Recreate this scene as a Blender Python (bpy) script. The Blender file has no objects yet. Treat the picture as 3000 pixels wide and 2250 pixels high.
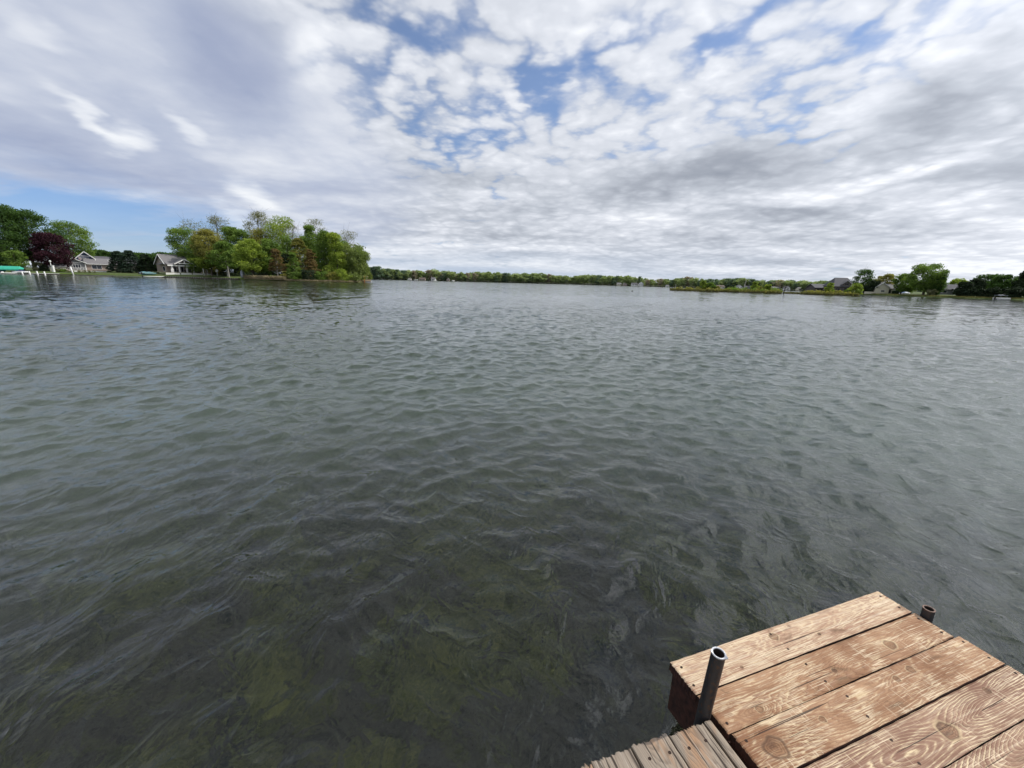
import bpy, math, random
import numpy as np
from mathutils import Vector, Matrix

random.seed(7)
rng = np.random.default_rng(7)
scene = bpy.context.scene

# ------------------------------------------------------------------ camera
CAM_H = 1.80                      # eye height above the water
F_PX = 1200.0                     # focal length in pixels of a 3000 px wide frame
PITCH = math.atan(299.5 / F_PX)
ROLL = math.radians(1.47)
FW = Vector((0, math.cos(PITCH), -math.sin(PITCH)))
UP0 = Vector((0, math.sin(PITCH), math.cos(PITCH)))
RT0 = Vector((1, 0, 0))
IR = RT0 * math.cos(ROLL) + UP0 * math.sin(ROLL)
IU = -RT0 * math.sin(ROLL) + UP0 * math.cos(ROLL)
CAM = Vector((0, 0, CAM_H))
cam_data = bpy.data.cameras.new('camera')
cam_data.sensor_width = 36.0
cam_data.lens = 36.0 * F_PX / 3000.0
cam_data.clip_start = 0.05
cam_data.clip_end = 20000
cam = bpy.data.objects.new('camera', cam_data)
scene.collection.objects.link(cam)
M3 = Matrix((IR, IU, -FW)).transposed()
cam.matrix_world = Matrix.Translation(CAM) @ M3.to_4x4()
scene.camera = cam


def ray(px, py):
    return FW + IR * ((px - 1500) / F_PX) + IU * ((1125 - py) / F_PX)


def at_z(px, py, z):
    d = ray(px, py)
    return CAM + d * ((z - CAM_H) / d.z)


def at_d(px, py, D):
    d = ray(px, py)
    return CAM + d * (D / d.y)


def ground_x(px, D, z=0.0):
    """x of the point at depth D and height z that stands in column px"""
    k = (px - 1500) / F_PX
    # ir.p = k fw.p
    dz = z - CAM_H
    return (k * (FW.y * D + FW.z * dz) - IR.y * D - IR.z * dz) / (IR.x - k * FW.x)


# ------------------------------------------------------------------ render settings
scene.render.engine = 'CYCLES'
scene.view_settings.view_transform = 'Standard'
scene.view_settings.look = 'None'
scene.view_settings.gamma = 1
scene.view_settings.use_curve_mapping = False
scene.view_settings.exposure = 0.15
cy = scene.cycles
cy.use_denoising = True
cy.max_bounces = 8
cy.diffuse_bounces = 3
cy.glossy_bounces = 4
cy.transmission_bounces = 6
cy.transparent_max_bounces = 8
cy.sample_clamp_indirect = 2.5
cy.blur_glossy = 0.3

SUN_AZ = math.radians(73)         # clockwise from the view direction (+Y)
SUN_EL = math.radians(47)


# ------------------------------------------------------------------ node helper
class NT:
    def __init__(s, tree):
        s.t = tree

    def n(s, kind, **kw):
        nd = s.t.nodes.new(kind)
        for k, v in kw.items():
            setattr(nd, k, v)
        return nd

    def put(s, sock, v):
        if isinstance(v, bpy.types.NodeSocket):
            s.t.links.new(v, sock)
        elif v is not None:
            if hasattr(sock, 'default_value'):
                if isinstance(v, (tuple, list, Vector)) and sock.type == 'RGBA' and len(v) == 3:
                    v = (*v, 1)
                sock.default_value = v

    def m(s, op, a, b=None, c=None, clamp=False):
        nd = s.n('ShaderNodeMath', operation=op, use_clamp=clamp)
        for i, v in enumerate((a, b, c)):
            if v is not None:
                s.put(nd.inputs[i], v)
        return nd.outputs[0]

    def add(s, a, b): return s.m('ADD', a, b)
    def sub(s, a, b): return s.m('SUBTRACT', a, b)
    def mul(s, a, b): return s.m('MULTIPLY', a, b)
    def div(s, a, b): return s.m('DIVIDE', a, b)
    def mx(s, a, b): return s.m('MAXIMUM', a, b)
    def mn(s, a, b): return s.m('MINIMUM', a, b)

    def v(s, op, a, b=None, scale=None):
        nd = s.n('ShaderNodeVectorMath', operation=op)
        s.put(nd.inputs[0], a)
        if b is not None:
            s.put(nd.inputs[1], b)
        if scale is not None:
            s.put(nd.inputs['Scale'], scale)
        return nd.outputs['Value'] if op in ('DOT_PRODUCT', 'LENGTH', 'DISTANCE') else nd.outputs['Vector']

    def xyz(s, x=0, y=0, z=0):
        nd = s.n('ShaderNodeCombineXYZ')
        for i, q in enumerate((x, y, z)):
            s.put(nd.inputs[i], q)
        return nd.outputs[0]

    def sep(s, v):
        nd = s.n('ShaderNodeSeparateXYZ')
        s.put(nd.inputs[0], v)
        return nd.outputs

    def ss(s, x, lo, hi, a=0.0, b=1.0, kind='SMOOTHSTEP'):
        nd = s.n('ShaderNodeMapRange', interpolation_type=kind)
        for i, q in enumerate((x, lo, hi, a, b)):
            s.put(nd.inputs[i], q)
        return nd.outputs[0]

    def noise(s, vec, scale=1.0, detail=3.0, rough=0.5, dist=0.0, col=False, dim='3D', w=None):
        nd = s.n('ShaderNodeTexNoise', noise_dimensions=dim)
        s.put(nd.inputs['Vector'], vec)
        s.put(nd.inputs['Scale'], scale)
        s.put(nd.inputs['Detail'], detail)
        s.put(nd.inputs['Roughness'], rough)
        s.put(nd.inputs['Distortion'], dist)
        if w is not None:
            s.put(nd.inputs['W'], w)
        return nd.outputs['Color'] if col else nd.outputs[0]

    def vor(s, vec, scale=1.0, smooth=None, out='Distance', rnd=1.0):
        nd = s.n('ShaderNodeTexVoronoi', feature='SMOOTH_F1' if smooth else 'F1')
        s.put(nd.inputs['Vector'], vec)
        s.put(nd.inputs['Scale'], scale)
        s.put(nd.inputs['Randomness'], rnd)
        if smooth:
            s.put(nd.inputs['Smoothness'], smooth)
        return nd.outputs[out]

    def mix(s, f, a, b, blend='MIX'):
        nd = s.n('ShaderNodeMix', data_type='RGBA', blend_type=blend)
        s.put(nd.inputs[0], f)
        s.put(nd.inputs[6], a)
        s.put(nd.inputs[7], b)
        return nd.outputs[2]

    def ramp(s, fac, stops, interp='LINEAR'):
        nd = s.n('ShaderNodeValToRGB')
        cr = nd.color_ramp
        cr.interpolation = interp
        while len(cr.elements) > 1:
            cr.elements.remove(cr.elements[-1])
        cr.elements[0].position, cr.elements[0].color = stops[0][0], (*stops[0][1], 1)
        for p, c in stops[1:]:
            cr.elements.new(p).color = (*c, 1)
        s.put(nd.inputs[0], fac)
        return nd.outputs[0]

    def bump(s, height, strength=0.5, distance=0.01, normal=None):
        nd = s.n('ShaderNodeBump')
        s.put(nd.inputs['Strength'], strength)
        s.put(nd.inputs['Distance'], distance)
        s.put(nd.inputs['Height'], height)
        if normal is not None:
            s.put(nd.inputs['Normal'], normal)
        return nd.outputs[0]


# ------------------------------------------------------------------ sky
world = bpy.data.worlds.new('World')
scene.world = world
world.use_nodes = True
T = NT(world.node_tree)
world.node_tree.nodes.clear()
sky = T.n('ShaderNodeTexSky', sky_type='NISHITA')
sky.sun_disc = False
sky.sun_elevation = SUN_EL
sky.sun_rotation = SUN_AZ
sky.air_density = 1.0
sky.dust_density = 0.6
sky.ozone_density = 1.5
SKY_STRENGTH = 0.10
geo = T.n('ShaderNodeTexCoord')
dirv = T.v('NORMALIZE', geo.outputs['Generated'])
dz = T.sep(dirv)[2]
zc = T.add(T.mx(dz, 0.0), 0.13)
inv = T.div(1.0, zc)
plane = T.v('MULTIPLY', T.v('SCALE', dirv, scale=inv), (1, 1, 0))     # cloud layer seen in perspective
# edges of the large cloud masses wander with this offset
wob = T.v('SUBTRACT', T.noise(plane, 1.1, 5, 0.6, col=True), (0.5, 0.5, 0.5))
wdir = T.v('ADD', dirv, T.v('SCALE', wob, scale=T.mn(T.mul(zc, 0.42), 0.17)))


def dirp(px, py):
    return ray(px, py).normalized()


def blob(px, py, ax, ay, bx, by, lo=0.35, hi=1.0):
    """soft elliptical mass of cloud centred in direction (px,py)"""
    c = dirp(px, py)
    a = dirp(px + ax, py + ay) - c
    b = dirp(px + bx, py + by) - c
    # orthogonalise
    b = b - a * (a.dot(b) / a.dot(a))
    o = T.v('SUBTRACT', wdir, tuple(c))
    qa = T.v('DOT_PRODUCT', o, tuple(a / a.dot(a)))
    qb = T.v('DOT_PRODUCT', o, tuple(b / b.dot(b)))
    qc = T.v('DOT_PRODUCT', o, tuple(c * 4.0))
    r = T.v('LENGTH', T.xyz(qa, qb, qc))
    return T.ss(r, lo, hi, 1.0, 0.0)


def allmax(xs):
    r = xs[0]
    for x in xs[1:]:
        r = T.mx(r, x)
    return r


def total(xs):
    r = xs[0]
    for x in xs[1:]:
        r = T.add(r, x)
    return r


warp1 = T.v('ADD', plane, T.v('SCALE', T.v('SUBTRACT', T.noise(plane, 2.6, 4, 0.55, col=True), (.5, .5, .5)), scale=0.42))
warp2 = T.v('ADD', warp1, T.v('SCALE', T.v('SUBTRACT', T.noise(plane, 9.0, 3, 0.6, col=True), (.5, .5, .5)), scale=0.12))
puff_v = T.vor(T.v('MULTIPLY', warp2, (1, .85, 1)), 8.2, smooth=0.4)
puff_big = T.vor(T.v('MULTIPLY', warp2, (1, .85, 1)), 3.3, smooth=0.5)
puffs = T.sub(1.0, T.add(T.mul(puff_v, 0.95), T.mul(puff_big, 0.40)))
fine = T.noise(T.v('MULTIPLY', plane, (1.0, 0.9, 1)), 2.2, 8, 0.58)
large = T.noise(T.v('MULTIPLY', plane, (0.8, 0.42, 1)), 0.8, 4, 0.5)
street = T.noise(T.v('MULTIPLY', plane, (1.5, 0.36, 1)), 0.75, 6, 0.52, 0.3)   # cloud streets run away from us
layers = T.noise(T.v('MULTIPLY', plane, (0.34, 0.80, 1)), 1.0, 5, 0.55, 0.35)

# where the blue gaps open
gap = total([
    T.mul(blob(1120, 130, 290, -60, 60, 200, .1, 1.0), 0.30),
    T.mul(blob(1330, 60, 200, -80, 60, 90), 0.20),
    T.mul(blob(1420, 340, 300, -220, 90, 110, .1, 1.0), 0.36),
    T.mul(blob(1640, 250, 180, -90, 50, 150, .1, 1.0), 0.26),
    T.mul(blob(2110, 130, 190, -130, 40, 55, .1, 1.0), 0.36),
    T.mul(blob(1800, 100, 260, -40, 30, 100, .1, 1.0), 0.26),
    T.mul(blob(2450, 100, 160, -10, 10, 40, .1, 1.0), 0.20),
    0.10,
])
low_left = allmax([blob(150, 640, 900, 130, -20, 150, 0.5, 1.0), blob(-500, 500, 600, 100, -60, 240, .5, 1.0)])
veil_left = allmax([blob(350, 350, 1150, 250, -250, 560, 0.5, 1.0), blob(-700, 100, 900, 200, -200, 800, .5, 1)])
veil_left = T.mul(veil_left, T.sub(1.0, T.mul(blob(1380, 250, 420, -150, 150, 330, .5, 1), 0.9)))

cover = T.add(0.84, T.mul(T.sub(puffs, 0.40), 1.25))
cover = T.add(cover, T.mul(T.sub(fine, 0.5), 0.7))
cover = T.add(cover, T.ss(dz, 0.30, 0.16, 0.0, 0.30))
solid = allmax([blob(2900, 420, 900, -250, 60, 420, .4, 1.0), blob(2000, 640, 900, -60, 20, 190, .5, 1.0), blob(3600, 100, 800, -100, 0, 500, .4, 1)])
cover_puffy = T.add(T.sub(cover, gap), T.mul(solid, 0.5))
cover_veil = T.add(T.add(0.44, T.mul(T.sub(fine, 0.5), 0.45)), T.mul(T.sub(street, .5), 0.6))
horiz = T.ss(dz, 0.0, 0.16, 1.0, 0.0)
alpha_p = T.ss(cover_puffy, -0.04, 0.66, 0.15, 1.0)
alpha_v = T.ss(cover_veil, -0.1, 0.55, 0.45, 0.97)
alpha = T.m('ADD', T.mul(alpha_p, T.sub(1.0, veil_left)), T.mul(alpha_v, veil_left))
blue_streak = T.mul(low_left, T.ss(layers, 0.38, 0.56))
alpha = T.mul(alpha, T.sub(1.0, T.mul(blue_streak, 0.92)))
alpha = T.mx(alpha, T.mul(T.mul(horiz, 0.72), T.sub(1.0, T.mul(low_left, 0.6))))

# brightness of the cloud: thin sunlit tops white, thick bases grey
tone = T.add(0.72, T.mul(T.mul(T.sub(puffs, 0.36), T.sub(1.0, T.mul(veil_left, 0.8))), 0.36))
tone = T.add(tone, T.mul(T.sub(fine, 0.5), T.ss(dz, 0.02, 0.2, 0.12, 0.36)))
tone = T.add(tone, T.mul(T.sub(layers, 0.5), T.ss(dz, 0.12, 0.36, 1.9, 0.3)))
darks = total([
    T.mul(blob(2050, 520, 680, -170, 30, 90, 0.0, 1), 0.38),
    T.mul(blob(2750, 300, 480, -170, 40, 110, 0.0, 1), 0.34),
    T.mul(blob(1500, 640, 300, -30, 20, 90, 0.2, 1), 0.25),
    T.mul(blob(2200, 640, 500, -30, 10, 45, 0.2, 1), 0.20),
    T.mul(blob(690, 170, 270, 130, -80, 200, 0.3, 1), 0.30),
    T.mul(blob(1250, 480, 260, 60, -60, 80, 0.2, 1), 0.12),
    T.mul(blob(300, 470, 380, 150, -30, 60, 0.2, 1), 0.12),
    T.mul(blob(2600, 760, 500, 0, 0, 30, 0.2, 1), 0.15),
])
lights = total([
    T.mul(blob(370, 390, 110, 60, -30, 60, 0.1, 1), 0.42),
    T.mul(blob(250, 330, 130, 90, -16, 24, 0.1, 1), 0.30),
    T.mul(blob(540, 370, 110, 80, -16, 26, 0.1, 1), 0.26),
    T.mul(blob(100, 100, 200, 110, -20, 40, 0.1, 1), 0.18),
    T.mul(blob(750, 590, 100, 60, -20, 50, 0.1, 1), 0.36),
    T.mul(blob(690, 645, 90, 40, -10, 26, 0.1, 1), 0.30),
    T.mul(blob(900, 150, 90, 60, -60, 170, 0.1, 1), 0.20),
    T.mul(blob(2650, 480, 360, -100, 10, 34, 0.1, 1), 0.34),
    T.mul(blob(2450, 560, 340, -40, 10, 50, 0.1, 1), 0.26),
    T.mul(blob(2700, 130, 460, -160, 60, 120, 0.1, 1), 0.16),
    T.mul(blob(1460, 570, 120, 10, -10, 30, 0.1, 1), 0.14),
    T.mul(blob(1460, 652, 90, 10, -10, 24, 0.1, 1), 0.14),
])
tone = T.add(T.sub(tone, T.mul(darks, 1.0)), lights)
tone = T.add(tone, T.mul(T.mul(T.sub(street, .5), veil_left), 0.7))
tone = T.sub(tone, T.mul(veil_left, 0.06))
sunward = T.ss(T.v('DOT_PRODUCT', dirv, (math.sin(SUN_AZ) * math.cos(SUN_EL), math.cos(SUN_AZ) * math.cos(SUN_EL), math.sin(SUN_EL))), -0.2, 1.0, 0.0, 1.0)
tone = T.add(tone, T.mul(T.sub(sunward, 0.45), 0.08))
k = 1.0 / SKY_STRENGTH
cloud_col = T.ramp(tone, [(0.0, (.25, .28, .34)), (0.30, (.35, .38, .44)), (0.55, (.49, .525, .59)), (0.8, (.68, .71, .775)), (1.0, (.88, .90, .94))])
veil_col = T.ramp(tone, [(0.0, (.27, .31, .45)), (0.35, (.36, .405, .54)), (0.6, (.47, .515, .63)), (1.0, (.84, .86, .89))])
cloud_col = T.mix(veil_left, cloud_col, veil_col)
hz_col = T.mix(T.ss(layers, .35, .65), (.50, .595, .74), (.66, .71, .78))
cloud_col = T.mix(T.mul(T.ss(dz, 0.0, 0.11, 1.0, 0.0), T.ss(sunward, .2, .75, .75, .25)), cloud_col, hz_col)
sundot = T.v('DOT_PRODUCT', dirv, (math.sin(SUN_AZ) * math.cos(SUN_EL), math.cos(SUN_AZ) * math.cos(SUN_EL), math.sin(SUN_EL)))
cloud_col = T.v('SCALE', cloud_col, scale=T.mul(T.add(T.ss(sundot, 0.80, 1.0, 1.0, 2.6), T.ss(sundot, 0.45, 0.95, 0.0, 0.15)), k))      # thin cloud glows around the sun
sky_blue = T.mix(1.0, sky.outputs[0], T.mix(T.ss(dz, 0.0, 0.3), (0.60, 0.78, 1.20), (0.72, 0.88, 1.10)), 'MULTIPLY')
final = T.mix(alpha, sky_blue, cloud_col)
bg = T.n('ShaderNodeBackground')
T.put(bg.inputs['Color'], final)
bg.inputs['Strength'].default_value = SKY_STRENGTH
wout = T.n('ShaderNodeOutputWorld')
world.node_tree.links.new(bg.outputs[0], wout.inputs['Surface'])
world.cycles.sampling_method = 'MANUAL'
world.cycles.sample_map_resolution = 512

# ------------------------------------------------------------------ sun
sun_data = bpy.data.lights.new('sun', 'SUN')
sun_data.energy = 3.2
sun_data.angle = math.radians(0.6)
sun_data.cycles.use_multiple_importance_sampling = False      # lamp rays only: keeps the water free of caustic speckle
sun_data.color = (1.0, 0.94, 0.85)
sun = bpy.data.objects.new('sun', sun_data)
scene.collection.objects.link(sun)
sd = Vector((math.sin(SUN_AZ) * math.cos(SUN_EL), math.cos(SUN_AZ) * math.cos(SUN_EL), math.sin(SUN_EL)))
sun.rotation_euler = sd.to_track_quat('Z', 'Y').to_euler()

# ------------------------------------------------------------------ object helpers
COL = scene.collection


def tag(o, label=None, cat=None, group=None, kind=None):
    if label: o['label'] = label
    if cat: o['category'] = cat
    if group: o['group'] = group
    if kind: o['kind'] = kind
    return o


def empty(name, loc=(0, 0, 0), rz=0.0, label=None, cat=None, group=None):
    o = bpy.data.objects.new(name, None)
    o.empty_display_size = 0.3
    COL.objects.link(o)
    o.location = loc
    o.rotation_euler = (0, 0, rz)
    return tag(o, label, cat, group)


def link_mesh(name, me, parent=None, loc=None, rot=None):
    o = bpy.data.objects.new(name, me)
    COL.objects.link(o)
    if parent is not None:
        o.parent = parent
    if loc is not None: o.location = loc
    if rot is not None: o.rotation_euler = rot
    return o


def np_mesh(name, V, Fq, mat=None, smooth=False, attrs=None, mat_idx=None, domain=None):
    """V (n,3); Fq (m,k) int array with k=3 or 4"""
    V = np.asarray(V, dtype=np.float32)
    Fq = np.asarray(Fq, dtype=np.int32)
    me = bpy.data.meshes.new(name)
    me.vertices.add(len(V))
    me.vertices.foreach_set('co', V.ravel())
    k = Fq.shape[1]
    me.loops.add(Fq.size)
    me.loops.foreach_set('vertex_index', Fq.ravel())
    me.polygons.add(len(Fq))
    me.polygons.foreach_set('loop_start', np.arange(0, Fq.size, k, dtype=np.int32))
    try:
        me.polygons.foreach_set('loop_total', np.full(len(Fq), k, dtype=np.int32))
    except Exception:
        pass
    me.polygons.foreach_set('use_smooth', np.full(len(Fq), smooth, dtype=bool))
    mats = mat if isinstance(mat, (list, tuple)) else [mat]
    for q in mats:
        if q is not None:
            me.materials.append(q)
    if mat_idx is not None:
        me.polygons.foreach_set('material_index', np.asarray(mat_idx, dtype=np.int32))
    me.update(calc_edges=True)
    if attrs:
        for an, (dom, data) in attrs.items():
            a = me.attributes.new(an, 'FLOAT', dom)
            a.data.foreach_set('value', np.asarray(data, dtype=np.float32))
    me.validate(verbose=False)
    return me


class MB:
    """collects simple shapes, builds ONE mesh object"""
    def __init__(s):
        s.v, s.f = [], []

    def raw(s, vs, fs):
        b = len(s.v)
        s.v += [tuple(q) for q in vs]
        s.f += [tuple(b + i for i in f) for f in fs]
        return s

    def box(s, x0, x1, y0, y1, z0, z1):
        return s.raw([(x0, y0, z0), (x1, y0, z0), (x1, y1, z0), (x0, y1, z0), (x0, y0, z1), (x1, y0, z1), (x1, y1, z1), (x0, y1, z1)],
                     [(0, 3, 2, 1), (4, 5, 6, 7), (0, 1, 5, 4), (1, 2, 6, 5), (2, 3, 7, 6), (3, 0, 4, 7)])

    def bar(s, a, b, w, h, up=(0, 0, 1)):
        a, b = Vector(a), Vector(b)
        d = (b - a).normalized()
        u = Vector(up)
        side = d.cross(u)
        if side.length < 1e-4: side = d.cross(Vector((1, 0, 0)))
        side.normalize()
        u = side.cross(d).normalized()
        vs = []
        for p in (a, b):
            for sx, sy in ((-1, -1), (1, -1), (1, 1), (-1, 1)):
                vs.append(p + side * (sx * w / 2) + u * (sy * h / 2))
        return s.raw(vs, [(0, 1, 2, 3), (7, 6, 5, 4), (0, 4, 5, 1), (1, 5, 6, 2), (2, 6, 7, 3), (3, 7, 4, 0)])

    def tube(s, pts, rad, n=6, caps=True):
        pts = [Vector(p) for p in pts]
        rad = rad if isinstance(rad, (list, tuple)) else [rad] * len(pts)
        b = len(s.v)
        for i, p in enumerate(pts):
            d = (pts[min(i + 1, len(pts) - 1)] - pts[max(i - 1, 0)]).normalized()
            r = d.cross(Vector((0, 0, 1)))
            if r.length < 1e-3: r = d.cross(Vector((1, 0, 0)))
            r.normalize()
            q = d.cross(r)
            for k in range(n):
                a = 2 * math.pi * k / n
                s.v.append(tuple(p + (r * math.cos(a) + q * math.sin(a)) * rad[i]))
        for i in range(len(pts) - 1):
            for k in range(n):
                s.f.append((b + i * n + k, b + i * n + (k + 1) % n, b + (i + 1) * n + (k + 1) % n, b + (i + 1) * n + k))
        if caps:
            s.f.append(tuple(b + k for k in reversed(range(n))))
            s.f.append(tuple(b + (len(pts) - 1) * n + k for k in range(n)))
        return s

    def gable(s, x0, x1, y0, y1, z0, ze, zr, axis='x'):
        """walls with gable ends; ridge along axis"""
        if axis == 'x':
            ym = (y0 + y1) / 2
            vs = [(x0, y0, z0), (x1, y0, z0), (x1, y1, z0), (x0, y1, z0), (x0, y0, ze), (x1, y0, ze), (x1, y1, ze), (x0, y1, ze), (x0, ym, zr), (x1, ym, zr)]
            return s.raw(vs, [(0, 1, 5, 4), (2, 3, 7, 6), (1, 2, 6, 9, 5), (3, 0, 4, 8, 7)])
        xm = (x0 + x1) / 2
        vs = [(x0, y0, z0), (x1, y0, z0), (x1, y1, z0), (x0, y1, z0), (x0, y0, ze), (x1, y0, ze), (x1, y1, ze), (x0, y1, ze), (xm, y0, zr), (xm, y1, zr)]
        return s.raw(vs, [(3, 0, 4, 7), (1, 2, 6, 5), (0, 1, 5, 8, 4), (2, 3, 7, 9, 6)])

    def roof(s, x0, x1, y0, y1, ze, zr, axis='x', over=0.5, t=0.18):
        """two thick slopes"""
        if axis == 'x':
            ym = (y0 + y1) / 2
            half = ym - y0
            dzo = (zr - ze) * over / half
            for sg in (-1, 1):
                ye = ym + sg * (half + over)
                a = [(x0 - over, ye, ze - dzo), (x1 + over, ye, ze - dzo), (x1 + over, ym, zr), (x0 - over, ym, zr)]
                bt = [(p[0], p[1], p[2] + t) for p in a]
                s.raw(a + bt, [(0, 1, 2, 3), (4, 7, 6, 5), (0, 4, 5, 1), (1, 5, 6, 2), (2, 6, 7, 3), (3, 7, 4, 0)])
        else:
            xm = (x0 + x1) / 2
            half = xm - x0
            dzo = (zr - ze) * over / half
            for sg in (-1, 1):
                xe = xm + sg * (half + over)
                a = [(xe, y0 - over, ze - dzo), (xe, y1 + over, ze - dzo), (xm, y1 + over, zr), (xm, y0 - over, zr)]
                bt = [(p[0], p[1], p[2] + t) for p in a]
                s.raw(a + bt, [(0, 1, 2, 3), (4, 7, 6, 5), (0, 4, 5, 1), (1, 5, 6, 2), (2, 6, 7, 3), (3, 7, 4, 0)])
        return s

    def mesh(s, name, mat, smooth=False):
        me = bpy.data.meshes.new(name)
        me.from_pydata(s.v, [], s.f)
        me.materials.append(mat)
        if smooth:
            me.polygons.foreach_set('use_smooth', np.ones(len(me.polygons), dtype=bool))
        me.update()
        return me

    def build(s, name, mat, parent=None, smooth=False):
        return link_mesh(name, s.mesh(name, mat, smooth), parent)


def copy_thing(o, loc=None, rz=None, scale=None, label=None, parent=None):
    c = o.copy()
    COL.objects.link(c)
    c.parent = parent
    if loc is not None: c.location = loc
    if rz is not None: c.rotation_euler = (0, 0, rz)
    if scale is not None: c.scale = scale
    if label: c['label'] = label
    for ch in list(o.children):
        copy_thing(ch, parent=c)
    return c


# ------------------------------------------------------------------ materials
def new_mat(name):
    m = bpy.data.materials.new(name)
    m.use_nodes = True
    m.node_tree.nodes.clear()
    t = NT(m.node_tree)
    out = t.n('ShaderNodeOutputMaterial')
    return m, t, out


def principled(t, out, color, rough=0.7, metal=0.0, normal=None, spec=0.5):
    p = t.n('ShaderNodeBsdfPrincipled')
    t.put(p.inputs['Base Color'], color)
    t.put(p.inputs['Roughness'], rough)
    t.put(p.inputs['Metallic'], metal)
    t.put(p.inputs['Specular IOR Level'], spec)
    if normal is not None:
        t.put(p.inputs['Normal'], normal)
    t.t.links.new(p.outputs[0], out.inputs['Surface'])
    return p


def plain(name, c, rough=0.7, metal=0.0, var=0.25, scale=3.0, stretch=(1, 1, 1), bump=0.0):
    m, t, out = new_mat(name)
    tc = t.n('ShaderNodeTexCoord').outputs['Object']
    nz = t.noise(t.v('MULTIPLY', tc, stretch), scale, 5, 0.6)
    f = t.ss(nz, 0.3, 0.7)
    col = t.mix(f, tuple(q * (1 - var) for q in c), tuple(min(q * (1 + var * .6), .95) for q in c))
    nr = t.bump(nz, bump, 0.02) if bump else None
    principled(t, out, col, rough, metal, nr)
    return m


M = {
    'white': plain('white_paint', (.78, .78, .76), .5, var=.10, scale=1.2),
    'trim': plain('white_trim', (.80, .80, .78), .5, var=.08),
    'siding': plain('grey_brown_siding', (.22, .19, .17), .8, var=.2, stretch=(.3, .3, 6)),
    'siding_grey': plain('grey_siding', (.20, .21, .22), .8, var=.15, stretch=(.3, .3, 6)),
    'siding_navy': plain('navy_siding', (.035, .05, .10), .7, var=.15, stretch=(.3, .3, 6)),
    'siding_taupe': plain('taupe_siding', (.33, .27, .23), .8, var=.2, stretch=(.3, .3, 6)),
    'cream': plain('cream_siding', (.62, .58, .46), .7, var=.08, stretch=(.3, .3, 6)),
    'brown': plain('dark_brown_shingle', (.10, .085, .08), .85, var=.3, scale=4),
    'shingle': plain('grey_roof_shingle', (.17, .165, .17), .9, var=.25, scale=4, stretch=(1, 1, 3)),
    'shingle_dark': plain('dark_roof_shingle', (.09, .09, .10), .9, var=.25, scale=4, stretch=(1, 1, 3)),
    'shingle_brown': plain('brown_roof_shingle', (.13, .10, .085), .9, var=.25, scale=4),
    'glass': plain('dark_window_glass', (.02, .025, .035), .08, var=.1),
    'tarp': plain('green_canopy_fabric', (.02, .33, .22), .55, var=.12, scale=1.5),
    'tarp_teal': plain('teal_boat_cover', (.10, .22, .24), .6, var=.2),
    'navy': plain('navy_gelcoat', (.015, .03, .10), .25, var=.1),
    'alu': plain('brushed_aluminium', (.55, .56, .58), .35, 0.9, var=.1),
    'stone': plain('pale_stone', (.34, .32, .29), .9, var=.3, scale=5, bump=.5),
    'timber': plain('weathered_timber', (.20, .16, .12), .85, var=.35, scale=4, stretch=(4, 4, .6)),
    'timber_dark': plain('wet_dark_timber', (.055, .045, .035), .7, var=.35, scale=4, stretch=(4, 4, .6)),
    'grey_cover': plain('grey_hull', (.30, .33, .38), .5, var=.15),
    'tan_canvas': plain('tan_canvas', (.55, .42, .27), .8, var=.15),
    'rust': plain('orange_buoy', (.45, .17, .05), .6),
    'black': plain('black_rubber', (.02, .02, .02), .8),
    'blue': plain('blue_plastic', (.05, .12, .25), .5),
    'red': plain('faded_red', (.40, .06, .05), .6),
    'bark': plain('grey_bark', (.13, .11, .09), .95, var=.4, scale=3, stretch=(3, 3, .5), bump=.6),
    'bark_pale': plain('pale_bark', (.42, .40, .36), .9, var=.4, scale=3, stretch=(1, 1, 3), bump=.4),
    'bark_dark': plain('dark_bark', (.06, .05, .04), .95, var=.4, scale=3, stretch=(3, 3, .5), bump=.6),
    'leaf_card': plain('duck_feathers', (.06, .05, .04), .8),
}


def leaf_mat(name, c1, c2, tr=0.38):
    m, t, out = new_mat(name)
    a = t.n('ShaderNodeAttribute', attribute_name='tint').outputs['Fac']
    tc = t.n('ShaderNodeTexCoord').outputs['Object']
    nz = t.noise(tc, 0.35, 3, 0.55)
    f = t.add(t.mul(a, 0.55), t.ss(nz, .35, .65, 0, .45))
    col = t.mix(f, c1, c2)
    d = t.n('ShaderNodeBsdfPrincipled')
    t.put(d.inputs['Base Color'], col)
    d.inputs['Roughness'].default_value = 0.75
    d.inputs['Specular IOR Level'].default_value = 0.2
    tl = t.n('ShaderNodeBsdfTranslucent')
    t.put(tl.inputs['Color'], t.mix(1.0, col, (1.15, 1.2, .6), 'MULTIPLY'))
    mx = t.n('ShaderNodeMixShader')
    mx.inputs[0].default_value = tr
    t.t.links.new(d.outputs[0], mx.inputs[1])
    t.t.links.new(tl.outputs[0], mx.inputs[2])
    t.t.links.new(mx.outputs[0], out.inputs['Surface'])
    return m


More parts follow.
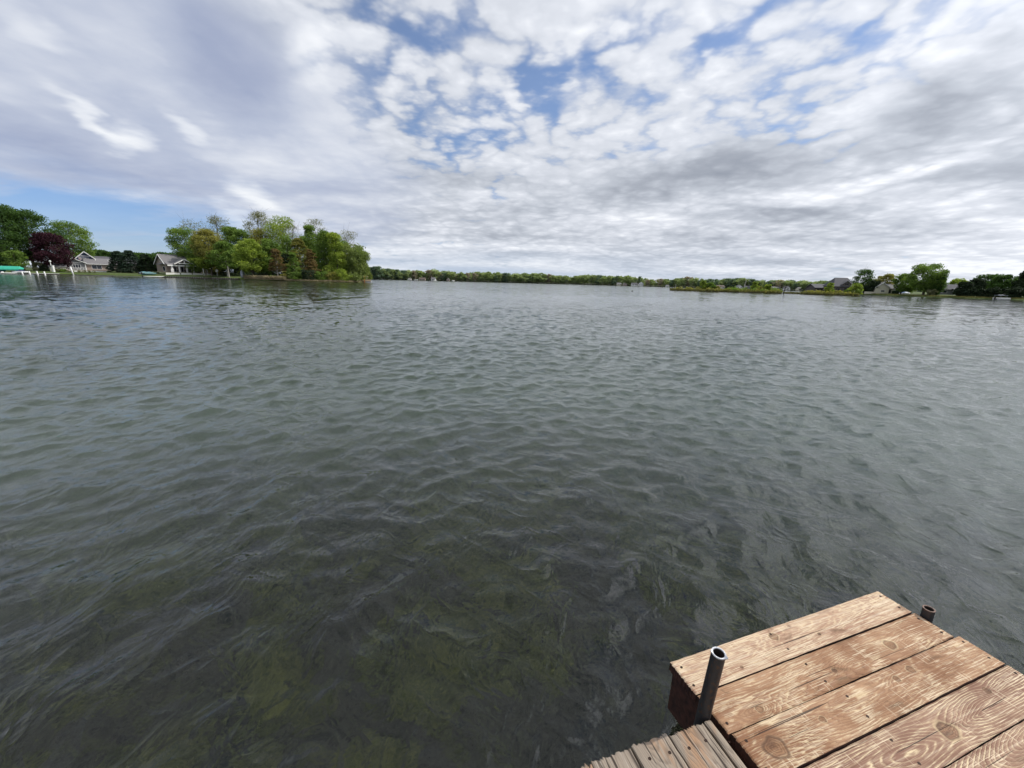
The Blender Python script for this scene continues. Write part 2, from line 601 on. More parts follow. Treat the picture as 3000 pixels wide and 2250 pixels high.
LEAF = {
    'dark': leaf_mat('dark_green_leaves', (0.037, 0.081, 0.025), (0.094, 0.169, 0.037)),
    'green': leaf_mat('green_leaves', (0.079, 0.143, 0.034), (0.221, 0.319, 0.064)),
    'bright': leaf_mat('yellow_green_leaves', (0.142, 0.210, 0.037), (0.371, 0.455, 0.079)),
    'olive': leaf_mat('olive_leaves', (0.150, 0.160, 0.045), (0.354, 0.328, 0.091)),
    'rusty': leaf_mat('rusty_brown_leaves', (.135, .095, .042), (.29, .215, .095)),
    'purple': leaf_mat('purple_leaves', (0.025, 0.008, 0.015), (0.063, 0.018, 0.030), .15),
    'grey': leaf_mat('greyish_green_leaves', (0.138, 0.152, 0.080), (0.304, 0.304, 0.174)),
    'willow': leaf_mat('willow_leaves', (0.115, 0.168, 0.048), (0.283, 0.336, 0.114)),
    'spruce': leaf_mat('blue_green_needles', (0.020, 0.040, 0.027), (0.062, 0.098, 0.062), .1),
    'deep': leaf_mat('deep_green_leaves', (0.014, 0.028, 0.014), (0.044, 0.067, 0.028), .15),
    'far': leaf_mat('hazed_spring_woodland_leaves', (0.189, 0.264, 0.120), (0.412, 0.472, 0.241)),  # this and the next two: distance haze mixed into the leaf colour
    'far_dark': leaf_mat('hazed_dark_woodland_leaves', (0.099, 0.165, 0.120), (0.212, 0.275, 0.188)),
    'far_brown': leaf_mat('hazed_budding_brown_leaves', (0.267, 0.240, 0.206), (0.467, 0.395, 0.343)),
    'reed': leaf_mat('dry_reeds', (0.230, 0.184, 0.115), (0.391, 0.333, 0.218), .2),
    'grass': leaf_mat('marsh_grass', (0.123, 0.123, 0.043), (0.246, 0.232, 0.087), .2),
}

# ------------------------------------------------------------------ water
DECK_Z = 0.38


FAR_SLOPE = 0.38


def lake_surface():
    rings = [0.05]
    while rings[-1] < 0.7: rings.append(rings[-1] * 1.12)
    while rings[-1] < 95: rings.append(rings[-1] * 1.0052)
    while rings[-1] < 14000: rings.append(rings[-1] * 1.06)
    r = np.array(rings)
    az = np.concatenate([np.arange(-180, -66, 4.0), np.arange(-66, 66, 0.215), np.arange(66, 180, 4.0)])
    a = np.radians(az)
    nr, na = len(r), len(a)
    R, A = np.meshgrid(r, a, indexing='ij')
    X = R * np.sin(A)
    Y = R * np.cos(A)
    dr = np.gradient(r)
    da = np.gradient(a)
    sp = np.maximum(dr[:, None] * np.ones(na)[None], R * np.abs(da)[None]) * 1.0
    Z = np.zeros_like(X)
    DX = np.zeros_like(X)
    DY = np.zeros_like(X)
    g = np.random.default_rng(11)
    n = 90
    far = np.zeros_like(X)
    lam = np.exp(np.linspace(math.log(0.10), math.log(2.6), n)) * g.uniform(.93, 1.07, n)
    m = R[:, :] < 95
    for i in range(n):
        L = lam[i]
        th = math.radians(-14 + g.normal(0, 36)) if i % 5 < 3 else math.radians(-88 + g.normal(0, 22))
        # slope spectrum peaking near 0.55 m
        sl = 0.056 * math.exp(-((math.log(L / 0.36)) ** 2) / (2 * 0.72 ** 2))
        if L > 1.2: sl *= 0.75
        kk = 2 * math.pi / L
        amp = sl / kk * g.uniform(.7, 1.3)
        fade = np.clip(L / sp / 2.0 - 1.0, 0, 1)
        # gusts: ripples come and go in patches
        ph = kk * (X * math.cos(th) + Y * math.sin(th)) + g.uniform(0, 2 * math.pi)
        mod = 0.72 + 0.45 * np.sin(X * math.cos(th + 1.3) * 0.9 / (L + .4) + Y * math.sin(th + 1.3) * 0.9 / (L + .4) + g.uniform(0, 6.28))
        s_, c_ = np.sin(ph), np.cos(ph)
        w = amp * fade * mod
        Z += w * c_
        DX -= w * s_ * math.cos(th) * 1.0
        DY -= w * s_ * math.sin(th) * 1.0
    far = 1.0 - np.clip(0.26 / sp / 2.0 - 1.0, 0, 1)
    calm = np.clip(0.55 + (R - 1) / 9, 0.55, 1)
    V = np.stack([X + DX * calm, Y + DY * calm, Z * calm], -1).reshape(-1, 3)
    idx = np.arange(nr * na).reshape(nr, na)
    i0 = idx[:-1, :]
    i1 = idx[1:, :]
    q = np.stack([i0, i1, np.roll(i1, -1, 1), np.roll(i0, -1, 1)], -1).reshape(-1, 4)
    q = q[:, ::-1]
    m_, t, out = new_mat('lake_water')
    tc = t.n('ShaderNodeNewGeometry').outputs['Position']
    fa = t.n('ShaderNodeAttribute', attribute_name='far').outputs['Fac']
    rot = t.n('ShaderNodeVectorRotate', rotation_type='Z_AXIS')
    t.put(rot.inputs['Vector'], tc)
    rot.inputs['Angle'].default_value = math.radians(14)
    p = rot.outputs[0]
    # small wind ripples, crests longer than they are wide
    r1 = t.noise(t.v('MULTIPLY', p, (9.0, 5.2, 1)), 1.0, 3, 0.55, 0.6)
    # sharp little crests
    c1 = t.noise(t.v('MULTIPLY', p, (3.4, 1.7, 1)), 1.0, 3, 0.5, 0.5)
    c1 = t.sub(1.0, t.m('ABSOLUTE', t.sub(t.mul(c1, 2.0), 1.0)))
    c1 = t.m('POWER', c1, 3.0)
    rot2 = t.n('ShaderNodeVectorRotate', rotation_type='Z_AXIS')
    t.put(rot2.inputs['Vector'], p)
    rot2.inputs['Angle'].default_value = math.radians(-62)
    c2 = t.noise(t.v('MULTIPLY', rot2.outputs[0], (4.6, 2.0, 1)), 1.0, 2, 0.5, 0.4)
    c2 = t.m('POWER', t.sub(1.0, t.m('ABSOLUTE', t.sub(t.mul(c2, 2.0), 1.0))), 3.0)
    r2 = t.noise(t.v('MULTIPLY', p, (26, 17, 1)), 1.0, 2, 0.5, 0.4)
    near = t.sub(1.0, fa)
    gust = t.ss(t.noise(t.v('MULTIPLY', p, (0.10, 0.035, 1)), 1.0, 3, 0.5), 0.3, 0.7, 0.62, 1.12)
    hgt = t.mul(r1, t.mul(near, 0.010))
    hgt = t.add(hgt, t.mul(r2, t.mul(near, 0.0010)))
    hgt = t.add(hgt, t.mul(t.add(c1, t.mul(c2, .8)), t.mul(near, 0.012)))
    nrm0 = t.bump(t.mul(hgt, gust), 1.0, 1.0)
    # beyond the modelled waves: slopes of the wavelets themselves
    half = (.5, .5, .5)
    s0 = t.v('SUBTRACT', t.noise(t.v('MULTIPLY', p, (7.0, 4.0, 1)), 1.0, 2, 0.5, 0.3, col=True), half)
    s1 = t.v('SUBTRACT', t.noise(t.v('MULTIPLY', p, (1.9, 1.15, 1)), 1.0, 3, 0.6, 0.3, col=True), half)
    s2 = t.v('SUBTRACT', t.noise(t.v('MULTIPLY', p, (0.45, 0.24, 1)), 1.0, 3, 0.55, 0.2, col=True), half)
    sl = t.v('ADD', t.v('SCALE', s0, scale=FAR_SLOPE * .4), t.v('ADD', t.v('SCALE', s1, scale=FAR_SLOPE), t.v('SCALE', s2, scale=FAR_SLOPE * .8)))
    sl = t.v('SCALE', t.v('MULTIPLY', sl, (1, 1, 0)), scale=t.mul(fa, gust))
    mid = t.mul(t.ss(t.v('LENGTH', p), 3.0, 12.0), 0.17)
    sl = t.v('ADD', sl, t.v('MULTIPLY', t.v('SCALE', s0, scale=mid), (1, 1, 0)))
    nrm = t.v('NORMALIZE', t.v('ADD', nrm0, sl))
    gl = t.n('ShaderNodeBsdfGlass')
    gl.inputs['IOR'].default_value = 1.40
    t.put(gl.inputs['Roughness'], t.mul(fa, 0.09))       # wavelets finer than a pixel
    gl.inputs['Color'].default_value = (1, 1, 1, 1)
    t.put(gl.inputs['Normal'], nrm)
    t.t.links.new(gl.outputs[0], out.inputs['Surface'])
    va = t.n('ShaderNodeVolumeAbsorption')
    va.inputs['Color'].default_value = (.58, .66, .52, 1)
    va.inputs['Density'].default_value = 0.45
    t.t.links.new(va.outputs[0], out.inputs['Volume'])
    me = np_mesh('water', V, q, m_, True, {'far': ('POINT', far.ravel())})
    return tag(link_mesh('water', me), kind='structure')


WATER = lake_surface()


def lakebed():
    r = np.array([0.0, .5, 1, 1.5, 2, 2.6, 3.3, 4.2, 5.4, 7, 9, 12, 16, 22, 30, 45, 70, 120, 300, 1000, 14000])
    a = np.radians(np.arange(0, 360, 5.0))
    R, A = np.meshgrid(r, a, indexing='ij')
    X, Y = R * np.sin(A), R * np.cos(A)
    Zs = -0.62 - 0.10 * np.clip(Y, -1, 12) - 0.05 * np.clip(R - 12, 0, 30)
    Zs += 0.06 * np.sin(X * 1.7 + 1) * np.cos(Y * 1.3) + 0.05 * np.sin(X * .6 - Y * .8)
    V = np.stack([X, Y, Zs], -1).reshape(-1, 3)
    nr, na = R.shape
    idx = np.arange(nr * na).reshape(nr, na)
    q = np.stack([idx[:-1], idx[1:], np.roll(idx[1:], -1, 1), np.roll(idx[:-1], -1, 1)], -1).reshape(-1, 4)[:, ::-1]
    m_, t, out = new_mat('weedy_lakebed')
    p = t.n('ShaderNodeNewGeometry').outputs['Position']
    w = t.v('ADD', p, t.v('SCALE', t.v('SUBTRACT', t.noise(p, 1.6, 4, .6, col=True), (.5, .5, .5)), scale=0.9))
    n1 = t.noise(w, 0.9, 5, 0.62, 0.5)
    n2 = t.noise(w, 4.5, 6, 0.7, 1.2)
    n3 = t.noise(w, 13.0, 4, 0.6, 0.8)
    silt = t.mix(n3, (.020, .021, .017), (.052, .053, .040))
    weed = t.ramp(t.add(t.mul(n2, .75), t.mul(n3, .3)), [(.30, (.008, .010, .006)), (.50, (.035, .042, .012)), (.70, (.100, .106, .026))])
    f = t.ss(n1, .42, .52)
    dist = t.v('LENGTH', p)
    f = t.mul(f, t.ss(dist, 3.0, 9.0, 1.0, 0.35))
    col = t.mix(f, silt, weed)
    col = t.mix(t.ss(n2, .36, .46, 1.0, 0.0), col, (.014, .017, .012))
    col = t.mix(t.ss(dist, 2.6, 9.0, 0.0, 0.85), col, (.33, .375, .36))  # bed paled with distance in place of sunlight scattered through the water
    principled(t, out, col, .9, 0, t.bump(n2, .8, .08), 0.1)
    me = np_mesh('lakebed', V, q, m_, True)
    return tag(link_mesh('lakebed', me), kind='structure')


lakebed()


# ------------------------------------------------------------------ land
def grass_mat(name, c1, c2, c3):
    m, t, out = new_mat(name)
    p = t.n('ShaderNodeNewGeometry').outputs['Position']
    n1 = t.noise(p, .12, 5, .6)
    n2 = t.noise(p, 1.5, 4, .6)
    col = t.mix(t.ss(n1, .35, .65), c1, c2)
    col = t.mix(t.ss(n2, .5, .75), col, c3)
    principled(t, out, col, .9, 0, t.bump(n2, .5, .1), .15)
    return m


LAWN = grass_mat('lawn_grass', (.055, .085, .025), (.085, .115, .035), (.13, .12, .06))
WOODFLOOR = grass_mat('woodland_floor', (.03, .04, .018), (.055, .06, .028), (.07, .06, .035))
MUD = grass_mat('marsh_ground', (.05, .045, .025), (.075, .07, .03), (.10, .085, .05))

LAND = {}


def land(name, cols, zfun, mat, back_steps=(0, .6, 2, 5, 10, 20, 40, 80, 160, 400), sub=6, bank=0.35):
    """cols: (px, front distance, back distance); shoreline in column px"""
    c = np.array(cols, float)
    t = np.linspace(0, len(c) - 1, (len(c) - 1) * sub + 1)
    P = np.stack([np.interp(t, np.arange(len(c)), c[:, k]) for k in range(3)], 1)
    rows = []
    g = np.random.default_rng(len(name))
    steps = list(back_steps)
    for (px, df, db) in P:
        row = []
        df2 = df + g.uniform(-.5, .5) * df * 0.004
        depth = max(db - df2, 1.0)
        x0 = ground_x(px, df2 - 0.8)
        row.append((x0, df2 - 0.8, -0.8))
        st = [s for s in steps if s < depth * .9]
        st += [depth] * (len(steps) - len(st))
        for s in st:
            D = df2 + s
            e = min(s, depth - s)
            z = bank + zfun(e, px) if e > 0.01 else (bank if s == 0 else bank)
            row.append((ground_x(px, D), D, z + g.uniform(-.04, .04) * min(e, 1)))
        row.append((ground_x(px, df2 + depth + 1), df2 + depth + 1, -0.8))
        rows.append(row)
    V = np.array(rows)
    nc, nr = V.shape[0], V.shape[1]
    idx = np.arange(nc * nr).reshape(nc, nr)
    q = np.stack([idx[:-1, :-1], idx[1:, :-1], idx[1:, 1:], idx[:-1, 1:]], -1).reshape(-1, 4)
    me = np_mesh(name, V.reshape(-1, 3), q, mat, True)
    LAND[name] = (c, zfun, bank)
    return tag(link_mesh(name, me), kind='structure')


def rise(h1, d1, h2, d2):
    return lambda e, px: h1 * min(e / d1, 1) + h2 * min(max(e - d1, 0) / d2, 1)


LEFT = [(-900, 120, 900), (-400, 130, 900), (-200, 140, 900), (0, 150, 900), (200, 165, 900), (340, 165, 900), (480, 168, 900), (620, 166, 900),
        (700, 160, 700), (790, 148, 500), (900, 150, 330), (1000, 158, 250), (1050, 168, 215), (1076, 182, 192)]
RIGHT = [(2500, 206, 900), (2520, 196, 900), (2600, 180, 900), (2700, 163, 900), (2800, 155, 900), (2950, 146, 900), (3200, 125, 900), (3700, 95, 900)]
land('left_shore', LEFT, rise(.75, 6, 1.2, 50), LAWN)
land('right_shore', RIGHT, rise(.55, 6, 1.0, 50), LAWN)
FAR = [(-2600, 560, 9000), (300, 600, 9000), (900, 640, 9000), (1100, 690, 9000), (1300, 730, 9000), (1500, 760, 9000), (1700, 740, 9000), (1830, 640, 9000), (1950, 600, 9000),
       (2150, 500, 9000), (2350, 430, 9000), (2480, 330, 9000), (2600, 300, 9000), (3200, 300, 9000), (5200, 300, 9000)]
land('far_shore', FAR, rise(.8, 10, 6, 400), WOODFLOOR, back_steps=(0, 2, 10, 40, 100, 200, 400, 1000, 3000, 8000))
MARSH = [(1962, 168, 170), (1990, 165, 172), (2090, 160, 174), (2180, 155, 172), (2260, 151, 168), (2290, 149, 152)]
land('marsh_bank', MARSH, rise(.25, 2, .1, 10), MUD, back_steps=(0, .5, 1.5, 4, 8), bank=0.12)
MARSH2 = [(2345, 150, 153), (2400, 147, 160), (2460, 143, 160), (2516, 139, 150)]
land('marsh_bank_far', MARSH2, rise(.25, 2, .1, 10), MUD, back_steps=(0, .5, 1.5, 4, 8), bank=0.12)
MARSH3 = [(2296, 160, 161.5), (2320, 160, 163), (2345, 159, 162)]
land('marsh_spit', MARSH3, rise(.1, 2, .1, 10), MUD, back_steps=(0, .5, 1.5), bank=0.10)


def interp_front(cols, px):
    c = np.array(cols, float)
    return float(np.interp(px, c[:, 0], c[:, 1]))


# ------------------------------------------------------------------ dock: wood materials
def wood_mat(name, kind):
    """attributes on the board: rings (growth rings met by the saw), knot, bs (board number)"""
    m, t, out = new_mat(name)
    ring = t.n('ShaderNodeAttribute', attribute_name='rings').outputs['Fac']
    knot = t.n('ShaderNodeAttribute', attribute_name='knot').outputs['Fac']
    bs = t.n('ShaderNodeAttribute', attribute_name='bs').outputs['Fac']
    tc = t.n('ShaderNodeTexCoord').outputs['Object']
    p = t.v('ADD', tc, t.xyz(t.mul(bs, 7.3), t.mul(bs, 3.1), t.mul(bs, 1.7)))
    # fray the rings a little along the board
    fray = t.noise(t.v('MULTIPLY', p, (9, 90, 9)), 1.0, 4, .65)
    warpn = t.noise(t.v('MULTIPLY', p, (3.5, 14, 9)), 1.0, 3, .6)
    rr = t.add(t.add(ring, t.mul(t.sub(fray, .5), {'stain_ring': .8, 'grey': .8}.get(kind, 2.2))), t.mul(t.sub(warpn, .5), {'stain_ring': 1.6}.get(kind, 5.0)))
    fr = t.m('FRACT', rr)
    late = t.mul(t.ss(fr, 0.35, 0.80), t.ss(fr, 0.99, 0.86))              # dark late-wood line of each ring
    early = t.ss(fr, 0.02, 0.16, 0.0, 1.0)
    early = t.mul(early, t.ss(fr, 0.42, 0.22))
    streak = t.noise(t.v('MULTIPLY', p, (3.5, 120, 20)), 1.0, 6, .72)
    streak2 = t.noise(t.v('MULTIPLY', p, (6, 260, 60)), 1.0, 3, .6)
    blot = t.noise(t.v('MULTIPLY', p, (2.2, 6.5, 5)), 1.0, 5, .62, .6)
    blot2 = t.noise(t.v('MULTIPLY', p, (5.0, 11, 9)), 1.0, 6, .65, 1.0)
    grit = t.noise(p, 260.0, 3, .7)
    crack = t.ss(t.noise(t.v('MULTIPLY', t.v('ADD', p, (0.3, 0, 0)), (1.2, 105, 10)), 1.0, 2, .5), .69, .70)
    if kind == 'grey':
        base = t.mix(streak, (.120, .092, .070), (.42, .355, .28))
        base = t.mix(t.ss(blot, .47, .62, 0, .75), base, (.34, .19, .10))
        base = t.mix(t.mul(late, .50), base, (.12, .095, .075))
        base = t.mix(t.ss(streak2, .55, .75, 0, .5), base, (.52, .49, .44))
        fissure = t.ss(t.noise(t.v('MULTIPLY', p, (2.4, 62, 10)), 1.0, 4, .55), .57, .615)
        base = t.mix(t.mul(fissure, .85), base, (.030, .022, .018))
        h = t.sub(t.add(t.mul(streak, .6), t.mul(early, .2)), t.mul(fissure, 1.5))
        rough = .9
    else:
        pale = {'stain_pale': .62, 'stain': .14, 'stain_ring': .22}[kind]
        a = {'stain_pale': (.30, .165, .105), 'stain': (.225, .112, .056), 'stain_ring': (.200, .108, .072)}[kind]
        b = {'stain_pale': (.44, .29, .195), 'stain': (.370, .222, .128), 'stain_ring': (.325, .205, .138)}[kind]
        base = t.mix(t.ss(blot, .35, .65), a, b)
        base = t.mix(t.mul(late, {'stain_pale': .12, 'stain': .22, 'stain_ring': .30}[kind]), base, (.165, .070, .050))
        # stain worn off the soft early wood: cream lines that follow the grain
        worn = t.ss(t.add(t.mul(blot2, .75), t.mul(streak, .35)), {'stain_pale': .42, 'stain': .50, 'stain_ring': .50}[kind], {'stain_pale': .58, 'stain': .64, 'stain_ring': .62}[kind])
        lines = t.mul(early, t.ss(fray, .30, .55))
        base = t.mix(t.mul(lines, t.add(t.mul(worn, .75), {'stain_pale': .04, 'stain': .03, 'stain_ring': .22}[kind])), base, (.62, .50, .31))
        base = t.mix(t.mul(worn, t.ss(streak2, .42, .60, 0, {'stain_pale': .85, 'stain': .58, 'stain_ring': .35}[kind])), base, (.60, .49, .34))
        base = t.mix(t.mul(t.ss(streak, .50, .72), pale), base, (.66, .57, .46))
        # scratches across and along the boards
        sc1 = t.ss(t.noise(t.v('MULTIPLY', p, (150, 9, 20)), 1.0, 2, .5), .60, .67)
        sc2 = t.ss(t.noise(t.v('MULTIPLY', p, (9, 240, 20)), 1.0, 2, .5), .58, .66)
        patch = t.ss(t.noise(t.v('MULTIPLY', p, (3.0, 7, 7)), 1.0, 3, .6), .44, .56)
        base = t.mix(t.mul(t.mx(t.mul(sc1, .75), sc2), t.mul(patch, .75)), base, (.68, .56, .40))
        # damp brown stains
        base = t.mix(t.ss(blot2, .42, .28, 0, .62), base, (.10, .065, .035))
        base = t.mix(t.mul(t.ss(grit, .60, .75), .25), base, (.12, .07, .05))
        h = t.add(t.sub(t.mul(late, .55), t.mul(crack, 1.6)), t.mul(streak, .4))
        rough = .78
    base = t.mix(t.mul(crack, .85), base, (.035, .022, .018))
    kn = t.ss(t.add(knot, t.mul(t.sub(t.noise(p, 30.0, 3, .6), .5), .35)), .42, .60)
    kr = t.m('FRACT', t.mul(knot, 7.0))
    kcol = t.mix(t.ss(t.add(kr, t.mul(t.sub(blot2, .5), 1.2)), .2, .8), (.150, .075, .038), (.270, .150, .078))
    kcol = t.mix(t.ss(blot2, .38, .52), (.06, .032, .020), kcol)
    base = t.mix(t.mul(t.mul(t.ss(knot, .30, .44), t.ss(knot, .58, .48)), .8), base, (.085, .042, .024))
    base = t.mix(t.mul(kn, .65), base, kcol)
    ringk = t.mul(t.ss(knot, .22, .36), t.ss(knot, .52, .40))
    base = t.mix(t.mul(ringk, t.ss(blot, .40, .62, .05, .6)), base, (.60, .46, .28) if kind != 'grey' else (.2, .16, .12))
    nr = t.bump(h, 0.75, 0.0022)
    principled(t, out, base, rough, 0, nr, .25)
    return m


WOOD = {k: wood_mat('wood_' + k, k) for k in ('stain_pale', 'stain', 'stain_ring', 'grey')}
SIDE = plain('shaded_red_brown_stained_timber', (.048, .016, .010), .85, var=.6, scale=5, stretch=(1, 8, 8), bump=.3)  # red-brown stain darkened, with the shade of the dock sides put into it
UNDER = plain('dark_underside_timber', (.03, .02, .015), .85, var=.4)  # near-black brown for the timbers beneath the planks
SCREW = plain('rusty_screw_head', (.045, .025, .018), .55, .6, var=.3, scale=60)


def board_mesh(name, L, W, Th, seed, mat, pith=(0.05, 0.03, 0.1), spacing=0.006, knots=(), ragged=0.004, step=0.0045, taper=0.0):
    """board along +x from 0 to L, across +y from 0 to W, top at z = 0"""
    g = np.random.default_rng(seed)
    nx, ny = int(L / step), max(int(W / step), 6)
    xs = np.linspace(0, L, nx)
    ys = np.linspace(0, W, ny)
    X, Y = np.meshgrid(xs, ys, indexing='ij')

    def wav(x, sc, amp):
        return sum(amp * g.uniform(.4, 1) * np.sin(x * sc * g.uniform(.6, 1.8) + g.uniform(0, 6.3)) for _ in range(3))
    py = pith[0] + wav(X, 3.0, 0.006) + taper * X
    pz = pith[1] + wav(X, 2.6, pith[2] * 0.05)
    r = np.sqrt((Y - py) ** 2 + pz ** 2)
    K = np.zeros_like(X)
    for (kx, ky, ks, strength) in knots:
        dx, dy = X - kx, Y - ky
        ang = 1 + .07 * np.sin(np.arctan2(dy, dx) * 3 + seed) + .06 * np.sin(np.arctan2(dy, dx) * 5 + seed * 2)
        d = np.sqrt((dx / (ks * 1.25)) ** 2 + (dy / ks) ** 2) * ang
        r = r + strength * spacing * np.exp(-((dx / (ks * 6.5)) ** 2 + (dy / (ks * 2.1)) ** 2) ** .8) * .48
        K = np.maximum(K, 1 - np.clip(d / 2.0, 0, 1))
    rings = r / spacing + 0.25 * np.sin(X * 13 + Y * 60 + seed)
    # outline: wavy edges, ragged ends, eased arrises
    e0 = wav(xs, 6, 0.0006) + wav(xs, 60, 0.0003)
    e1 = wav(xs, 6, 0.0006) + wav(xs, 60, 0.0003)
    yn = Y / W
    Y2 = Y + (e0[:, None] * (1 - yn) + e1[:, None] * yn)
    b0 = g.normal(0, ragged * .3, ny)
    b1 = g.normal(0, ragged * .3, ny)
    xn = X / L
    X2 = X + b0[None, :] * (1 - xn) ** 30 + b1[None, :] * xn ** 30
    edge = np.minimum(np.minimum(Y, W - Y), np.minimum(X, L - X))
    Z = -0.0035 * np.exp(-edge / 0.0030) + 0.0012 * np.sin(math.pi * yn) * g.uniform(-1, .3) - 0.0016 * np.clip(K - .3, 0, 1)
    Z = Z + wav(X, 4, 0.0004)
    top = np.stack([X2, Y2, Z], -1).reshape(-1, 3)
    idx = np.arange(nx * ny).reshape(nx, ny)
    q = np.stack([idx[:-1, :-1], idx[1:, :-1], idx[1:, 1:], idx[:-1, 1:]], -1).reshape(-1, 4)
    loop = np.concatenate([idx[:, 0], idx[-1, 1:], idx[-2::-1, -1], idx[0, -2:0:-1]])
    nb = len(loop)
    bot = top[loop].copy()
    bot[:, 2] = -Th
    bi = len(top) + np.arange(nb)
    nl = np.roll(loop, -1)
    nbi = np.roll(bi, -1)
    sides = np.stack([loop, bi, nbi, nl], -1)
    # bottom plate
    c = np.array([[0, 0, -Th], [L, 0, -Th], [L, W, -Th], [0, W, -Th]], float)
    ci = len(top) + nb
    V = np.vstack([top, bot, c])
    Fq = np.vstack([q, sides, [[ci, ci + 3, ci + 2, ci + 1]]])
    mi = np.concatenate([np.zeros(len(q), int), np.ones(len(sides), int), np.ones(1, int)])
    nv = len(V)
    ra = np.zeros(nv); ra[:len(top)] = rings.ravel()
    ka = np.zeros(nv); ka[:len(top)] = K.ravel()
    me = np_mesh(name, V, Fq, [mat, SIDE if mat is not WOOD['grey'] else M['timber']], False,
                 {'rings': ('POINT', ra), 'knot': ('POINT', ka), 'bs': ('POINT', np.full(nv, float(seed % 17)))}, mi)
    return me


def screw_mesh():
    n = 10
    v, f = [], []
    prof = [(.0, .0008), (.0016, .0008), (.0024, .0022), (.0042, .0022), (.0050, .0006)]
    v.append((0, 0, prof[0][1]))
    for r_, z_ in prof[1:]:
        for k_ in range(n):
            a = 2 * math.pi * k_ / n
            v.append((r_ * math.cos(a), r_ * math.sin(a), z_))
    for k_ in range(n):
        f.append((0, 1 + k_, 1 + (k_ + 1) % n))
    for j in range(len(prof) - 2):
        for k_ in range(n):
            f.append((1 + j * n + k_, 1 + (j + 1) * n + k_, 1 + (j + 1) * n + (k_ + 1) % n, 1 + j * n + (k_ + 1) % n))
    me = bpy.data.meshes.new('screw')
    me.from_pydata(v, [], f)
    me.materials.append(SCREW)
    me.update()
    return me


SCREW_ME = screw_mesh()

# ------------------------------------------------------------------ large stained dock section
AZ1 = math.radians(19.56)
A0 = at_z(1963, 1938, DECK_Z)
dock = empty('dock_section', (A0.x, A0.y, DECK_Z), AZ1,
             'red-brown stained dock section of wide worn planks, standing at the far end', 'dock')
BW, PIT = 0.1365, 0.1412
BL = 1.240
specs = [  # x offset, length, material, seed, pith, spacing, knots(x from left, y from the near edge of the board)
    (0.000, 1.243, 'stain_pale', 3, (0.10, 0.085, .4), .0050, [(0.50, .095, .014, 6), (0.70, .045, .006, 2), (.25, .03, .005, 2)]),
    (0.004, 1.250, 'stain', 5, (0.02, 0.060, .5), .0060, [(0.93, .060, .018, 9), (.17, .03, .010, 14), (.58, .05, .008, 5)]),
    (0.012, 1.262, 'stain', 8, (0.11, 0.050, .5), .0068, [(0.10, .060, .027, 10), (0.335, .075, .009, 6), (0.86, .100, .012, 9), (0.76, .092, .010, 8)]),
    (0.006, 1.285, 'stain_ring', 12, (0.055, 0.034, .8), .0058, [(0.72, .060, .024, 17), (0.30, .045, .022, 14), (1.05, .10, .010, 6)]),
    (-0.004, 1.275, 'stain_ring', 15, (0.10, 0.040, .6), .0052, [(0.95, .05, .016, 10), (0.4, .08, .014, 8)]),
    (0.006, 1.262, 'stain', 21, (0.03, 0.050, .5), .0060, [(0.5, .06, .018, 9)]),
    (0.000, 1.262, 'stain', 24, (0.08, 0.050, .5), .0060, [(0.8, .06, .014, 9)]),
    (0.003, 1.262, 'stain_ring', 27, (0.05, 0.040, .6), .0075, [(0.6, .06, .018, 9)]),
    (0.000, 1.262, 'stain', 31, (0.05, 0.050, .6), .0060, [(0.3, .06, .018, 9)]),
]
heights = [0.0, -.001, .003, -.006, -.004, 0, .002, 0, 0]
gsc = np.random.default_rng(4)
for i, (x0, L, mt, seed, pith, spc, knots) in enumerate(specs):
    kk = [(kx, ky, ks, st) for kx, ky, ks, st in knots]
    me = board_mesh('plank', L, BW, 0.038, seed, WOOD[mt], pith, spc, kk)
    lab = {0: 'pale, almost bare plank at the outer edge', 3: 'plank with bold wavy growth rings and a large knot'}.get(i)
    o = link_mesh('plank', me, dock, (x0, -(i * PIT) - BW, heights[i]))
    o.rotation_euler = (gsc.normal(0, .002), gsc.normal(0, .0015), gsc.normal(0, .0012))
    if lab: o['label'] = lab
    for sx in (0.022, 0.50 + .0 * i, L - 0.028):
        for sy in (0.028, BW - 0.030):
            s_ = link_mesh('screw', SCREW_ME, o, (sx + gsc.uniform(-.006, .006), sy + gsc.uniform(-.006, .006), -.0008))
            s_.rotation_euler = (0, 0, gsc.uniform(0, 3))
tot = len(specs) * PIT
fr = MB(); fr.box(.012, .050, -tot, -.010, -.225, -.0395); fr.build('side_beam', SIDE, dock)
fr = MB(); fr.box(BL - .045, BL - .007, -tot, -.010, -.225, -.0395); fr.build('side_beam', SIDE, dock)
fr = MB(); fr.box(.58, .62, -tot, -.05, -.225, -.0395); fr.build('joist', UNDER, dock)
fr = MB(); fr.box(.052, BL - .047, -.048, -.010, -.225, -.0395); fr.build('end_beam', SIDE, dock)

